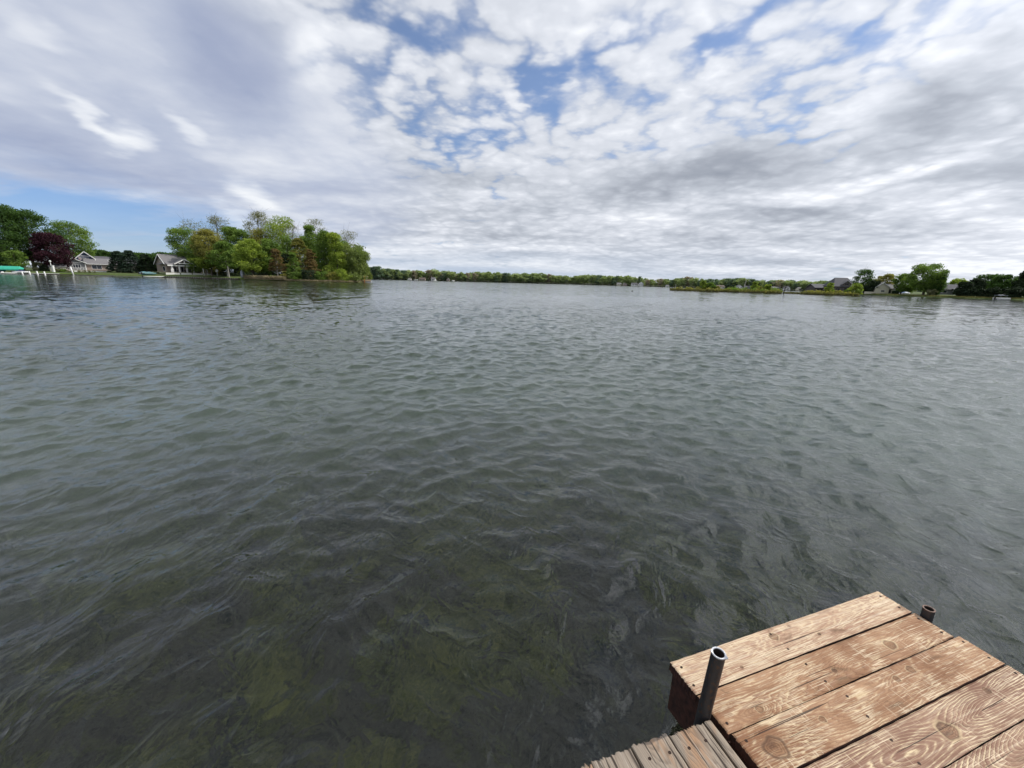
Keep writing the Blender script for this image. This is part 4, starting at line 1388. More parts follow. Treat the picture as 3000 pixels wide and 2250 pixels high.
# dead poles and snag
def stick(name, px, D, ytop, zg, label, lean=0, rad=.12, branches=0, mat='bark_pale', seed=1, cat='dead tree'):
    x, h, _ = size_at(px, D, 1, ytop, zg)
    g = np.random.default_rng(seed)
    segs = [((0, 0, -.3), (lean * h * .5, 0, h * .5), rad, rad * .7), ((lean * h * .5, 0, h * .5), (lean * h, 0, h), rad * .7, rad * .35)]
    bs = []
    for i in range(branches):
        z = h * g.uniform(.35, .98)
        b0 = np.array([lean * z, 0, z])
        L = h * g.uniform(.2, .45)
        a = g.uniform(0, 6.28)
        b1 = b0 + np.array([math.cos(a) * L, math.sin(a) * L, L * g.uniform(.2, .9)])
        bs.append((b0, b1, rad * .35, .02))
        for _ in range(3):
            bs.append((b1 * .6 + b0 * .4, b1 + g.normal(0, L * .3, 3), rad * .2, .012))
    root = empty(name, (x, D, zg), 0, label, cat)
    V, Fq = tubes(segs, 7)
    link_mesh('trunk', np_mesh('trunk', V, Fq, M[mat], True), root)
    if bs:
        V, Fq = tubes(bs, 4)
        link_mesh('branches', tag(link_mesh('branches', np_mesh('branches', V, Fq, M[mat], True)), kind='stuff').data, root) if False else tag(link_mesh('branches', np_mesh('branches', V, Fq, M[mat], True), root), kind='stuff')
    return root


stick('dead_tree', 2176, 166, 818, .3, 'tall bare leaning pale trunk in the middle of the marsh', .16, .22)
stick('dead_tree', 1978, 167, 832, .3, 'short bare pale trunk at the left tip of the marsh', 0, .14)
stick('dead_tree', 2294, 150, 838, .1, 'dark crooked dead tree standing in the marsh gap', .25, .22, 7, 'bark_dark', 5)
stick('birch_stump', 849, 150.5, 797, .5, 'broken white birch trunk between waterside shrubs', -.12, .38)
stick('tree_trunk', 672, 163, 780, .9, 'straight pale trunk at the lawn edge left of the upright grey hull', -.03, .22)


# --- grasses (nobody could count these)
def blades(name, pts, h, mat, seed, w=.035, spread=.25):
    g = np.random.default_rng(seed)
    n = len(pts)
    hh = h * g.uniform(.5, 1.25, n)
    a = g.uniform(0, 6.28, n)
    lean = g.normal(0, spread, (n, 2)) * hh[:, None]
    b = np.array(pts)
    ww = w * g.uniform(.6, 1.6, n)
    dx, dy = np.cos(a) * ww, np.sin(a) * ww
    P = np.stack([b + np.stack([-dx, -dy, np.zeros(n)], 1), b + np.stack([dx, dy, np.zeros(n)], 1),
                  b + np.stack([lean[:, 0] + dx * .4, lean[:, 1] + dy * .4, hh], 1), b + np.stack([lean[:, 0] - dx * .4, lean[:, 1] - dy * .4, hh], 1)], 1)
    me = np_mesh(name, P.reshape(-1, 3), np.arange(n * 4).reshape(n, 4), mat, False, {'tint': ('FACE', g.uniform(0, 1, n))})
    return tag(link_mesh(name, me), kind='stuff')


def strip_pts(cols, pa, pb, n, depth, z, seed, off=0.0):
    g = np.random.default_rng(seed)
    pts = []
    for _ in range(n):
        px = g.uniform(pa, pb)
        D = interp_front(cols, px) + off + g.uniform(0, 1) ** 1.3 * depth
        pts.append((ground_x(px, D), D, z))
    return pts


blades('reeds', strip_pts(LEFT, 716, 838, 5200, 2.2, .30, 1, -.5), 1.25, LEAF['reed'], 1, .05)
blades('reeds', strip_pts(LEFT, 838, 1078, 2600, 1.2, .15, 2, -.6), .55, LEAF['reed'], 2, .05)
blades('marsh_grass', strip_pts(MARSH, 1962, 2290, 9000, 9, .25, 3), .60, LEAF['grass'], 3, .07)
blades('marsh_grass', strip_pts(MARSH2, 2345, 2516, 6000, 9, .25, 4), .60, LEAF['grass'], 4, .07)
blades('marsh_grass', strip_pts(MARSH3, 2296, 2345, 900, 1.5, .1, 5), .5, LEAF['grass'], 5, .06)
blades('shore_grass', strip_pts(RIGHT, 2500, 3000, 3500, 2.0, .35, 6), .45, LEAF['grass'], 6, .06)
blades('shore_grass', strip_pts(LEFT, 0, 716, 3000, 1.5, .38, 7), .22, LEAF['green'], 7, .05)

# low leafy scrub covering the marsh
def scrub(name, cols, pa, pb, n, depth, z, hmax, mat, seed, off=0.0, leaf=.28):
    g = np.random.default_rng(seed)
    C_ = []
    for _ in range(n):
        px = g.uniform(pa, pb)
        D = interp_front(cols, px) + off + g.uniform(0.6, depth)
        hh = hmax * (.35 + .65 * abs(math.sin(px * .11 + seed)) * g.uniform(.5, 1))
        c_ = np.array([ground_x(px, D), D, z + hh * .5])
        k_ = 36
        C_.append(c_ + g.normal(0, 1, (k_, 3)) * np.array([.55, .5, hh * .30]))
    P = np.vstack(C_)
    P[:, 2] = np.maximum(P[:, 2], z)
    V, Fq = quads(P, leaf, g, flat=.2)
    return tag(link_mesh(name, np_mesh(name, V, Fq, mat, False, {'tint': ('FACE', g.uniform(0, 1, len(P)))})), kind='stuff')


scrub('marsh_scrub', MARSH, 1975, 2285, 210, 9, .15, 1.3, LEAF['olive'], 31)
scrub('marsh_scrub', MARSH, 2130, 2285, 90, 8, .15, 1.9, LEAF['green'], 32)
scrub('marsh_scrub', MARSH2, 2360, 2510, 110, 9, .15, 1.5, LEAF['olive'], 33)
scrub('undergrowth', LEFT, 650, 1060, 360, 22, .7, 3.0, LEAF['deep'], 34, 8)

# --- far shore: front row of single trees, woods behind as one mass
protos = {}
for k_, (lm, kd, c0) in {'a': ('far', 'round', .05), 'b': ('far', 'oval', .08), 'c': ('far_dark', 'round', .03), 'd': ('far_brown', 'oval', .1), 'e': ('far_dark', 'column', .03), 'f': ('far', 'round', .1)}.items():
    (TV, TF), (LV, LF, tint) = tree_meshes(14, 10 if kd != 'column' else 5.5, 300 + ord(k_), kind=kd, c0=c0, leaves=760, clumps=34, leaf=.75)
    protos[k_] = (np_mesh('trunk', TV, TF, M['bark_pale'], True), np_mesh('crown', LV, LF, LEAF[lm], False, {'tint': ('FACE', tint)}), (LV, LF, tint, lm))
gf = np.random.default_rng(77)
flabs = {'a': 'yellow-green broad', 'b': 'yellow-green upright', 'c': 'dark round', 'd': 'brownish budding', 'e': 'dark narrow', 'f': 'pale green broad'}
ORD = ['first', 'second', 'third', 'fourth', 'fifth', 'sixth', 'seventh', 'eighth', 'ninth', 'tenth', 'eleventh', 'twelfth', 'thirteenth', 'fourteenth', 'fifteenth',
       'sixteenth', 'seventeenth', 'eighteenth', 'nineteenth', 'twentieth', 'twenty-first', 'twenty-second', 'twenty-third', 'twenty-fourth', 'twenty-fifth']
MARKS = [(0, 'the wooded point'), (1196, 'the leftmost pale far cottage'), (1228, 'the brown far cottage'), (1263, 'the grey-roofed far boathouse'), (1308, 'the steep-roofed far hut'),
         (1808, 'the cream far cottage'), (1871, 'the white-gabled far house'), (1962, 'the left tip of the marsh'), (2058, 'the pair of marsh shrubs'), (2176, 'the tall bare marsh trunk'),
         (2294, 'the crooked dead tree'), (2345, 'the gap in the marsh'), (2440, 'the tall brown house')]
fcount = {}


def top_row(px):
    """pixel row of the far tree line's top"""
    return float(np.interp(px, [1070, 1100, 1150, 1200, 1240, 1300, 1400, 1500, 1650, 1700, 1800, 1850, 1900, 2000, 2080, 2150, 2200, 2300, 2400, 2500, 2600, 2750, 2900],
                           [780, 783, 790, 790, 792, 794, 799, 800, 806, 808, 806, 811, 817, 815, 816, 817, 819, 822, 822, 826, 838, 842, 844]))


def far_front(px):
    return interp_front(FAR, px)


px = 1078.0
first = {}
while px < 2560:
    D = far_front(px) + gf.uniform(2, 9)
    k_ = gf.choice(list('abcdef'), p=[.30, .28, .12, .07, .05, .18] if 1240 < px < 1930 else [.12, .16, .34, .12, .14, .12])
    zg = 1.0
    x, h, _ = size_at(px, D, 1, top_row(px) + 2.5 * math.sin(px * .043) + gf.choice([gf.uniform(-3.0, 1), gf.uniform(1, 9)]), zg)
    tr, cr, raw = protos[k_]
    mk = [m_ for p_, m_ in MARKS if p_ <= px][-1]
    fcount[(mk, k_)] = fcount.get((mk, k_), 0) + 1
    root = empty('far_tree', (x, D, zg), gf.uniform(0, 6.28), '%s %s far-shore tree right of %s' % (ORD[min(fcount[(mk, k_)], 25) - 1], flabs[k_], mk), 'tree', 'front row of trees on the far shore')
    s_ = h / 14.0
    root.scale = (s_ * gf.uniform(1.1, 1.9), s_ * gf.uniform(1.1, 1.9), s_)
    link_mesh('trunk', tr, root)
    link_mesh('crown', cr, root)
    px += gf.uniform(6.5, 13.5) * (700 / D) ** .6


def woods(name, spots, keys, seed, mat):
    """one joined mass of crowns"""
    g = np.random.default_rng(seed)
    Vs, Fs, Ts = [], [], []
    b = 0
    for (x, y, z, s_) in spots:
        LV, LF, tint, lm = protos[g.choice(keys)][2]
        a = g.uniform(0, 6.28)
        R = np.array([[math.cos(a), -math.sin(a), 0], [math.sin(a), math.cos(a), 0], [0, 0, 1]])
        Vs.append((LV * s_) @ R.T + np.array([x, y, z]))
        Fs.append(LF + b)
        Ts.append(tint)
        b += len(LV)
    me = np_mesh(name, np.vstack(Vs), np.vstack(Fs), mat, False, {'tint': ('FACE', np.concatenate(Ts))})
    return tag(link_mesh(name, me), kind='stuff')


sp1, sp2 = [], []
for i in range(400):
    px = gf.uniform(1050, 2920)
    s0 = gf.uniform(12, 70)
    D = far_front(px) + s0
    zg = 1.0 + s0 * .01
    x, h, _ = size_at(px, D, 1, top_row(px) + 2 * math.sin(px * .043) + gf.uniform(-1, 4), zg)
    (sp1 if gf.uniform() < (.75 if 1240 < px < 1930 else .3) else sp2).append((x, D, zg, h / 14))
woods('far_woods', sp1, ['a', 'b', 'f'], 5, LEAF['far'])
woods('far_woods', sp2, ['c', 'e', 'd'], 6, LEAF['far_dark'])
# wooded hill behind the left houses, and far woods outside the frame so the shore goes on
sp = []
for i in range(70):
    px = gf.uniform(240, 560)
    D = gf.uniform(330, 380)
    x, h, _ = size_at(px, D, 1, np.interp(px, [240, 290, 330, 420, 450, 510, 560], [742, 733, 738, 742, 746, 738, 740]) + gf.uniform(-3, 5), 3.0)
    sp.append((x, D, 3.0, h / 14))
for i in range(60):
    px = gf.uniform(-1400, 40)
    D = gf.uniform(190, 300) * (1 if px > -500 else .9)
    sp.append((ground_x(px, D, 2.5), D, 2.5, gf.uniform(.9, 1.4)))
woods('hill_woods', sp, ['c', 'e'], 7, LEAF['dark'])
sp = []
for i in range(90):
    px = gf.uniform(2560, 4600)
    D = max(interp_front(RIGHT, min(px, 3700)) + 60, 130) + gf.uniform(0, 90)
    if px < 3080: D += 60
    x, h, _ = size_at(px, D, 1, 826, 1.5)
    sp.append((x, D, 1.5, h / 14 * gf.uniform(.8, 1.0) if px < 3080 else gf.uniform(.6, .9)))
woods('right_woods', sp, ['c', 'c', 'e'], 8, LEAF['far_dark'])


# ------------------------------------------------------------------ buildings
def win(root, x0, x1, z0, z1, y, n=1, t=.10, mat='trim', label=None, proud=.06, axis='y', sgn=-1, gl='glass'):
    """window as a frame part with a pane below it; on a wall facing local -y at y, or facing local x at y"""
    f = MB()
    a, b = (y - proud, y + .02) if sgn < 0 else (y - .02, y + proud)

    def bx(u0, u1, w0, w1, p0=a, p1=b):
        if axis == 'y': f.box(u0, u1, p0, p1, w0, w1)
        else: f.box(p0, p1, u0, u1, w0, w1)
    bx(x0, x1, z1 - t, z1); bx(x0, x1, z0, z0 + t)
    bx(x0, x0 + t, z0 + t, z1 - t); bx(x1 - t, x1, z0 + t, z1 - t)
    for i in range(1, n):
        xm = x0 + (x1 - x0) * i / n
        bx(xm - t * .4, xm + t * .4, z0 + t, z1 - t)
    fo = f.build('window', M[mat], root)
    g_ = MB()
    q0, q1 = (y - proud * .45, y + .005) if sgn < 0 else (y - .005, y + proud * .45)
    if axis == 'y': g_.box(x0 + t, x1 - t, q0, q1, z0 + t, z1 - t)
    else: g_.box(q0, q1, x0 + t, x1 - t, z0 + t, z1 - t)
    g_.build('pane', M[gl], fo)
    return fo


def rake(root, x0, x1, y, ze, zr, w=.28, t=.10, name='gable_trim', mat='trim'):
    """white boards along a gable that faces local -y"""
    xm = (x0 + x1) / 2
    m = MB()
    m.bar((x0, y, ze), (xm, y, zr), t, w)
    m.bar((x1, y, ze), (xm, y, zr), t, w)
    return m.build(name, M[mat], root)


def rake_x(root, y0, y1, x, ze, zr, w=.28, t=.10, mat='trim'):
    ym = (y0 + y1) / 2
    m = MB()
    m.bar((x, y0, ze), (x, ym, zr), t, w)
    m.bar((x, y1, ze), (x, ym, zr), t, w)
    return m.build('gable_trim', M[mat], root)


# grey gabled house on the left shore
H1 = empty('house', (ground_x(188, 178, 1.2), 178, 1.2), math.radians(46), 'low grey house with small porch gable and navy upper gable left of the spruces', 'house')
MB().gable(0, 6.9, 0, 8, .9, 3.9, 5.6, 'y').build('porch_wall', M['siding_grey'], H1)
MB().roof(0, 6.9, 0, 8, 3.9, 5.6, 'y', .5).build('roof', M['shingle'], H1)
MB().gable(6.95, 17.5, 1.0, 9, .9, 3.7, 5.9, 'x').build('wall', M['siding_taupe'], H1)
MB().roof(6.95, 17.5, 1.0, 9, 3.7, 5.9, 'x', .5).build('roof', M['shingle'], H1)
MB().gable(4.4, 10.0, 4.5, 11, 3.4, 5.9, 8.6, 'y').build('upper_wall', M['siding_navy'], H1)
MB().roof(4.4, 10.0, 4.5, 11, 5.9, 8.6, 'y', .45).build('roof', M['shingle_brown'], H1)
rake(H1, -.5, 7.4, -.56, 3.68, 5.62)
rake(H1, 3.95, 10.45, 3.98, 5.55, 8.68, .32)
m = MB(); m.box(5.0, 9.4, 4.38, 4.47, 6.75, 6.95); m.build('gable_tie', M['trim'], H1)
m = MB(); m.box(1.2, 5.8, -.12, -.02, 3.85, 4.02); m.build('gable_tie', M['trim'], H1)
m = MB(); m.box(6.9, 18.0, .38, .50, 3.40, 3.62); m.build('fascia', M['trim'], H1)
win(H1, 6.1, 8.3, 4.9, 6.1, 4.5, 2)
win(H1, 2.9, 5.3, 1.5, 3.3, 0, 3)
win(H1, .5, 1.7, 1.0, 3.1, 0, 1, gl='glass')
win(H1, 8.6, 11.8, 1.4, 3.2, 1.0, 2)
win(H1, 14.0, 15.6, 1.8, 3.1, 1.0, 1)
m = MB(); m.box(6.60, 6.90, -.08, .06, .9, 3.7); m.box(.0, .25, -.08, .06, .9, 3.7); m.build('corner_post', M['trim'], H1)
m = MB(); m.box(-1.8, 6.9, -3.0, -.1, .62, .86); m.box(6.95, 13, -1.6, .95, .62, .86); m.build('deck', M['siding_taupe'], H1)
for x0, x1, y in ((-1.8, 6.9, -3.0), (6.95, 13, -1.6)):
    m = MB(); m.box(x0, x1, y - .06, y - .01, -.4, .60); m.build('deck_skirt', M['white'], H1)
m = MB(); m.box(-1.8, 6.9, -3.0, -2.92, 1.72, 1.82); m.box(-1.8, 6.9, -3.0, -2.94, 1.0, 1.06); m.build('rail', M['white'], H1)
for i in range(10):
    m = MB(); m.box(-1.8 + i * .96, -1.70 + i * .96, -3.0, -2.92, .87, 1.72); m.build('rail_post', M['white'], H1)
m = MB(); m.tube([(10.2, 3.2, 4.6), (10.2, 3.2, 5.6)], .09, 8); m.build('vent_pipe', M['white'], H1)
m = MB(); m.tube([(14.2, 3.2, 4.6), (14.2, 3.2, 5.6)], .09, 8); m.build('vent_pipe', M['white'], H1)

# flag at the upper gable
fl = empty('flag', (ground_x(238, 176, 7), 176, 6.6), .4, 'small faded red and white flag hanging by the navy gable window', 'flag')
m = MB(); m.bar((0, 0, 0), (-.9, 0, 1.0), .05, .05); m.build('pole', M['alu'], fl)
m = MB()
m.raw([(-.9, 0, 1.0), (-.1, .1, .55), (-.2, .12, -.6), (-.95, 0, -.25), (-.9, .03, 1.0), (-.1, .13, .55), (-.2, .15, -.6), (-.95, .03, -.25)], [(0, 1, 2, 3), (7, 6, 5, 4), (0, 4, 5, 1), (1, 5, 6, 2), (2, 6, 7, 3), (3, 7, 4, 0)])
m.build('cloth', M['white'], fl)
m = MB()
for k_ in range(3):
    z = .75 - k_ * .42
    m.raw([(-.90, -.02, z), (-.14, .05, z - .35), (-.15, .05, z - .5), (-.92, -.02, z - .15), (-.90, -.03, z), (-.14, .04, z - .35), (-.15, .04, z - .5), (-.92, -.03, z - .15)], [(0, 1, 2, 3), (7, 6, 5, 4), (0, 4, 5, 1), (1, 5, 6, 2), (2, 6, 7, 3), (3, 7, 4, 0)])
tag(m.build('stripes', M['red'], fl), kind='stuff')

# roof of a further house behind
HB = empty('house', (ground_x(281, 225, 2), 225, 2.0), math.radians(44), 'long dark roof of a further house behind the grey gabled house', 'house')
MB().gable(0, 17, 0, 9, -.5, 4.6, 7.4, 'x').build('wall', M['brown'], HB)
MB().roof(0, 17, 0, 9, 4.6, 7.4, 'x', .6).build('roof', M['shingle_dark'], HB)

# cream shed by the globe lamp
HS = empty('shed', (ground_x(148, 172, 1.2), 172, 1.2), math.radians(48), 'small cream shed with a low grey roof left of the grey gabled house', 'shed')
MB().gable(0, 4.6, 0, 3.5, -.3, 2.0, 2.9, 'x').build('wall', M['cream'], HS)
MB().roof(0, 4.6, 0, 3.5, 2.0, 2.9, 'x', .35).build('roof', M['shingle'], HS)
win(HS, .6, 1.6, .7, 1.5, 0, 1); win(HS, 2.0, 3.0, .7, 1.5, 0, 1)

# white trimmed lake house
H2 = empty('house', (ground_x(497, 178, 1.3), 178, 1.3), math.radians(57), 'large lake house with white-trimmed porch, white columns and grey shingle roof', 'house')
MB().gable(0, 16, 2.2, 13.0, .8, 4.4, 8.1, 'x').build('wall', M['siding_taupe'], H2)
MB().roof(0, 16, 2.2, 13.0, 4.4, 8.1, 'x', .7).build('roof', M['shingle'], H2)
m = MB()
m.raw([(-.4, -.4, 3.75), (13.4, -.4, 3.75), (13.4, 2.6, 4.75), (-.4, 2.6, 4.75), (-.4, -.4, 3.9), (13.4, -.4, 3.9), (13.4, 2.6, 4.9), (-.4, 2.6, 4.9)], [(0, 3, 2, 1), (4, 5, 6, 7), (0, 1, 5, 4), (1, 2, 6, 5), (2, 3, 7, 6), (3, 0, 4, 7)])
m.build('porch_roof', M['shingle'], H2)
m = MB(); m.box(-.4, 13.4, -.52, -.42, 3.35, 3.88); m.build('porch_beam', M['trim'], H2)
m = MB(); m.gable(2.2, 8.8, -.9, 4, 4.3, 4.32, 6.2, 'y'); m.build('dormer_wall', M['brown'], H2)
MB().roof(2.2, 8.8, -.9, 4, 4.32, 6.2, 'y', .3).build('dormer_roof', M['shingle'], H2)
rake(H2, 1.8, 9.2, -1.28, 4.15, 6.28, .36, .12)
m = MB(); m.box(3.4, 7.6, -1.06, -.95, 4.35, 4.72); m.build('dormer_beam', M['trim'], H2)
m = MB(); m.bar((5.5, -1.02, 4.7), (5.5, -1.02, 5.9), .30, .12, (0, 1, 0)); m.build('dormer_post', M['trim'], H2)
rake_x(H2, 1.6, 13.6, -.78, 4.0, 8.05, .34)
for i, x in enumerate((0.9, 3.45, 6.1, 8.6, 11.2)):
    m = MB(); m.box(x, x + .42, -.45, -.05, .75, 3.34); m.build('column', M['trim'], H2)
m = MB(); m.box(.65, 1.55, -.50, .10, .73, 2.3); m.build('column_base', M['trim'], H2)
for i, x in enumerate((1.5, 4.1, 6.8, 9.3)):
    win(H2, x, x + 1.9, .95, 3.2, 2.2, 2, .09, proud=.08)
win(H2, 3.6, 6.2, 1.2, 3.2, 0.0, 1, .12, axis='x', sgn=-1)
win(H2, 7.1, 8.1, 5.2, 6.5, 0.0, 1, .12, axis='x', sgn=-1)
m = MB(); m.raw([(-1.4, 3.4, 3.9), (0, 3.4, 4.4), (0, 9.0, 4.4), (-1.4, 9.0, 3.9), (-1.4, 3.4, 4.05), (0, 3.4, 4.55), (0, 9.0, 4.55), (-1.4, 9.0, 4.05)], [(0, 1, 2, 3), (4, 7, 6, 5), (0, 4, 5, 1), (1, 5, 6, 2), (2, 6, 7, 3), (3, 7, 4, 0)])
m.build('side_awning', M['shingle'], H2)
m = MB(); m.box(-2.2, 19.5, -3.0, 2.15, .50, .72); m.build('deck', M['timber'], H2)
for x0, x1 in ((-2.2, 2.6), (3.0, 6.8), (7.2, 11.0), (11.4, 15.2), (15.6, 19.5)):
    m = MB(); m.box(x0, x1, -3.10, -3.02, -.8, .62); m.build('deck_skirt', M['white'], H2)
m = MB(); m.box(14.6, 19.3, 2.0, 5, .73, 2.1); m.build('side_wall', M['timber'], H2)
# chairs and table on the deck: dark outlines between the columns
for i, (x, y) in enumerate([(2.6, -1.6), (5.2, -2.0), (7.4, -1.4), (9.6, -2.0), (12.4, -1.5)]):
    c_ = H2.matrix_basis @ Vector((x, y, .72)) if False else None
    th = math.radians(57)
    wx = H2.location.x + x * math.cos(th) - y * math.sin(th)
    wy = H2.location.y + x * math.sin(th) + y * math.cos(th)
    ch = empty('patio_chair', (wx, wy, 1.3 + .72), th + .5 * i, 'dark patio chair on the lake house deck, ' + ['leftmost, beside the corner column', 'second from the left', 'third from the left', 'fourth from the left', 'rightmost, partly behind the boughs'][i], 'chair', 'patio chairs on the lake house deck')
    MB().box(-.35, .35, -.35, .35, .38, .48).build('seat', M['black'], ch)
    MB().box(-.35, .35, .30, .38, .49, 1.1).build('backrest', M['black'], ch)
    for sx in (-.32, .27):
        for sy in (-.33, .28):
            MB().box(sx, sx + .05, sy, sy + .05, 0, .38).build('leg', M['black'], ch)

# lamp standards / white posts
def lamp(px, D, ytop, zg, label, globe=.42, rad=.09):
    x, h, _ = size_at(px, D, 1, ytop, zg)
    r = empty('street_lamp', (x, D, zg), 0, label, 'lamp')
    MB().tube([(0, 0, -.2), (0, 0, h - globe)], rad, 8).build('pole', M['white'], r, True)
    MB().tube([(0, 0, h - 2 * globe), (0, 0, h - 1.7 * globe), (0, 0, h - globe), (0, 0, h - .3 * globe), (0, 0, h)], [.1, globe * .8, globe, globe * .75, .08], 12).build('globe', M['white'], r, True)
    return r


lamp(154, 168, 763, 1.0, 'white globe lamp on a thin pole below the purple tree', .36)
m = MB(); m.box(-.32, .32, -.3, .3, -.2, 2.6); m.box(-.38, .38, -.36, .36, 2.6, 2.75)
tag(m.build('gate_pillar', M['white']), 'stout white pillar under the globe lamp', 'pillar').location = (ground_x(158, 167, 1.0), 167, .8)
lamp(598, 172, 773, 1.2, 'white lamp column at the right end of the lake house porch', .38, .16)

# white mooring posts by the boat lift
def post(px, D, ytop, zb, rad, label, lean=0.0, mat='white', grp=None, cat='post', name='mooring_post'):
    x, h, _ = size_at(px, D, 1, ytop, zb)
    rad = rad * .62
    r = empty(name, (x, D, zb), 0, label, cat, grp)
    MB().tube([(0, 0, 0), (lean * h, 0, h)], rad, 8).build('shaft', M[mat], r, True)
    MB().tube([(lean * h, 0, h), (lean * h * 1.03, 0, h + .06)], [rad * 1.25, rad * 1.1], 8).build('cap', M[mat], r, True)
    return r


for i, px in enumerate((69, 91, 113.5, 135)):
    post(px, 145, 795 + (i == 3), -.6, .30, 'white leaning mooring post, ' + ['first beside the boat lift', 'second from the boat lift', 'third from the boat lift', 'fourth from the boat lift'][i], -.14, grp='white mooring posts in the water by the boat lift')
post(217, 158, 782, -.4, .34, 'taller white leaning mooring post alone before the grey gabled house', -.16)

# boat lift with green canopy
BLX = ground_x(8, 148)
BLy = 148
lift = empty('boat_lift', (BLX, BLy, 0), math.radians(38), 'boat lift in the water under a green fabric canopy', 'boat lift')
m = MB()
cr = []
for x in (-5.2, -4.2, 4.4, 5.4):
    e = (x in (-5.2, 5.4))
    zt = 2.15 if e else 2.75
    cr.append([(x, -1.9, 1.75), (x, -1.3, 2.25 if not e else 1.9), (x, 0, zt), (x, 1.3, 2.25 if not e else 1.9), (x, 1.9, 1.75)])
V_, F_ = [], []
for row in cr: V_ += row
for i in range(3):
    for j in range(4):
        F_.append((i * 5 + j, (i + 1) * 5 + j, (i + 1) * 5 + j + 1, i * 5 + j + 1))
n_ = len(V_)
V2 = [(a, b, c - .08) for a, b, c in V_]
F2 = [tuple(n_ + k for k in reversed(f)) for f in F_]
m.raw(V_ + V2, F_ + F2)
m.build('canopy', M['tarp'], lift, False)
m = MB(); m.box(-4.4, 4.4, -1.93, -1.89, 1.35, 1.74); m.build('canopy_skirt', M['tarp'], lift)
for x in (-3.6, 3.6):
    for y in (-1.7, 1.7):
        MB().tube([(x, y, -.7), (x, y, 1.8)], .07, 8).build('leg', M['alu'], lift)
m = MB(); m.bar((-3.6, -1.7, .25), (3.6, -1.7, .25), .12, .16); m.bar((-3.6, 1.7, .25), (3.6, 1.7, .25), .12, .16); m.build('cradle_beam', M['alu'], lift)


def hull_pts(L, W, H, n=9):
    V, F_ = [], []
    for i in range(n):
        t_ = i / (n - 1)
        w = W / 2 * (1 - max(0, (t_ - .55) / .45) ** 2.2) * (.86 + .14 * min(t_ * 5, 1))
        z = H * (1 + .22 * t_ ** 2)
        keel = H * (.0 + .75 * max(0, (t_ - .7) / .3) ** 2)
        x = -L / 2 + L * t_
        V += [(x, -w, z), (x, -w * .82, z * .35 + keel * .6), (x, 0, keel), (x, w * .82, z * .35 + keel * .6), (x, w, z)]
    for i in range(n - 1):
        for j in range(4):
            a = i * 5 + j
            F_.append((a, a + 5, a + 6, a + 1))
    F_.append((0, 1, 2, 3, 4))
    # deck lid
    for i in range(n - 1):
        F_.append((i * 5 + 4, (i + 1) * 5 + 4, (i + 1) * 5, i * 5))
    return V, F_


def runabout(loc, rz, L, W, H, label, hullm, coverm=None, screen=True):
    r = empty('motorboat', loc, rz, label, 'boat')
    V, F_ = hull_pts(L, W, H)
    MB().raw(V, F_).build('hull', M[hullm], r, True)
    if coverm:
        V, F_ = [], []
        n = 7
        for i in range(n):
            t_ = i / (n - 1)
            x = -L * .45 + L * .8 * t_
            zz = H * (1.05 + .2 * t_ ** 2)
            pk = .45 * math.sin(math.pi * min(t_ * 1.05, 1))
            w = W * .5 * (1 - max(0, (t_ - .6) / .5) ** 2)
            V += [(x, -w, zz), (x, -w * .5, zz + pk * .8), (x, 0, zz + pk), (x, w * .5, zz + pk * .8), (x, w, zz)]
        for i in range(n - 1):
            for j in range(4):
                a = i * 5 + j
                F_.append((a, a + 5, a + 6, a + 1))
        MB().raw(V, F_).build('cover', M[coverm], r, True)
    elif screen:
        m = MB(); m.bar((L * .08, -W * .36, H * 1.05), (L * .0, -W * .3, H * 1.05 + .45), .05, .03); m.bar((L * .08, W * .36, H * 1.05), (L * .0, W * .3, H * 1.05 + .45), .05, .03)
        m.box(-.02, .02, -W * .32, W * .32, H * 1.05 + .40, H * 1.05 + .46); m.build('windscreen_frame', M['alu'], r)
        MB().box(-L * .2, -L * .12, -W * .35, W * .35, H * .9, H * 1.05 + .35).build('seat', M['white'], r)
    m = MB(); m.box(-L / 2 - .45, -L / 2 - .05, -.2, .2, H * .55, H * 1.35); m.bar((-L / 2 - .25, 0, H * .6), (-L / 2 - .25, 0, -.3), .16, .12, (1, 0, 0)); m.build('outboard', M['black'], r)
    return r


runabout((BLX - 1.6, BLy - 1.0, .40), math.radians(38), 5.6, 2.0, .8, 'navy boat with white stripe hanging in the lift under the green canopy', 'navy', 'navy')
runabout((ground_x(60, 149), 149.5, .30), math.radians(30), 4.2, 1.8, .7, 'small navy and white boat at the right end of the green canopy', 'white', 'navy')
runabout((ground_x(24, 145), 144.5, .05), math.radians(40), 5.0, 1.7, .45, 'low white open boat floating in front of the boat lift', 'white', None)

# shore platforms and walls of the left shore
def wall_run(name, cols, pa, pb, z0, z1, th, mat, label, cat, off=-.9, cap=None, posts=0, capmat='trim', step=20):
    pts = []
    px = pa
    while px < pb + .01:
        D = interp_front(cols, px) + off
        pts.append(Vector((ground_x(px, D), D, 0)))
        px += step
    r = empty(name, (pts[0].x, pts[0].y, 0), 0, label, cat)
    o0 = pts[0]
    for a, b in zip(pts[:-1], pts[1:]):
        m = MB(); m.bar((a.x - o0.x, a.y - o0.y, (z0 + z1) / 2), (b.x - o0.x, b.y - o0.y, (z0 + z1) / 2), th, z1 - z0)
        m.build('wall_panel', M[mat], r)
        if cap:
            m = MB(); m.bar((a.x - o0.x, a.y - o0.y, z1 + cap / 2 + .004), (b.x - o0.x, b.y - o0.y, z1 + cap / 2 + .004), th * 2.2, cap)
            m.build('cap_board', M[capmat], r)
    return r, pts


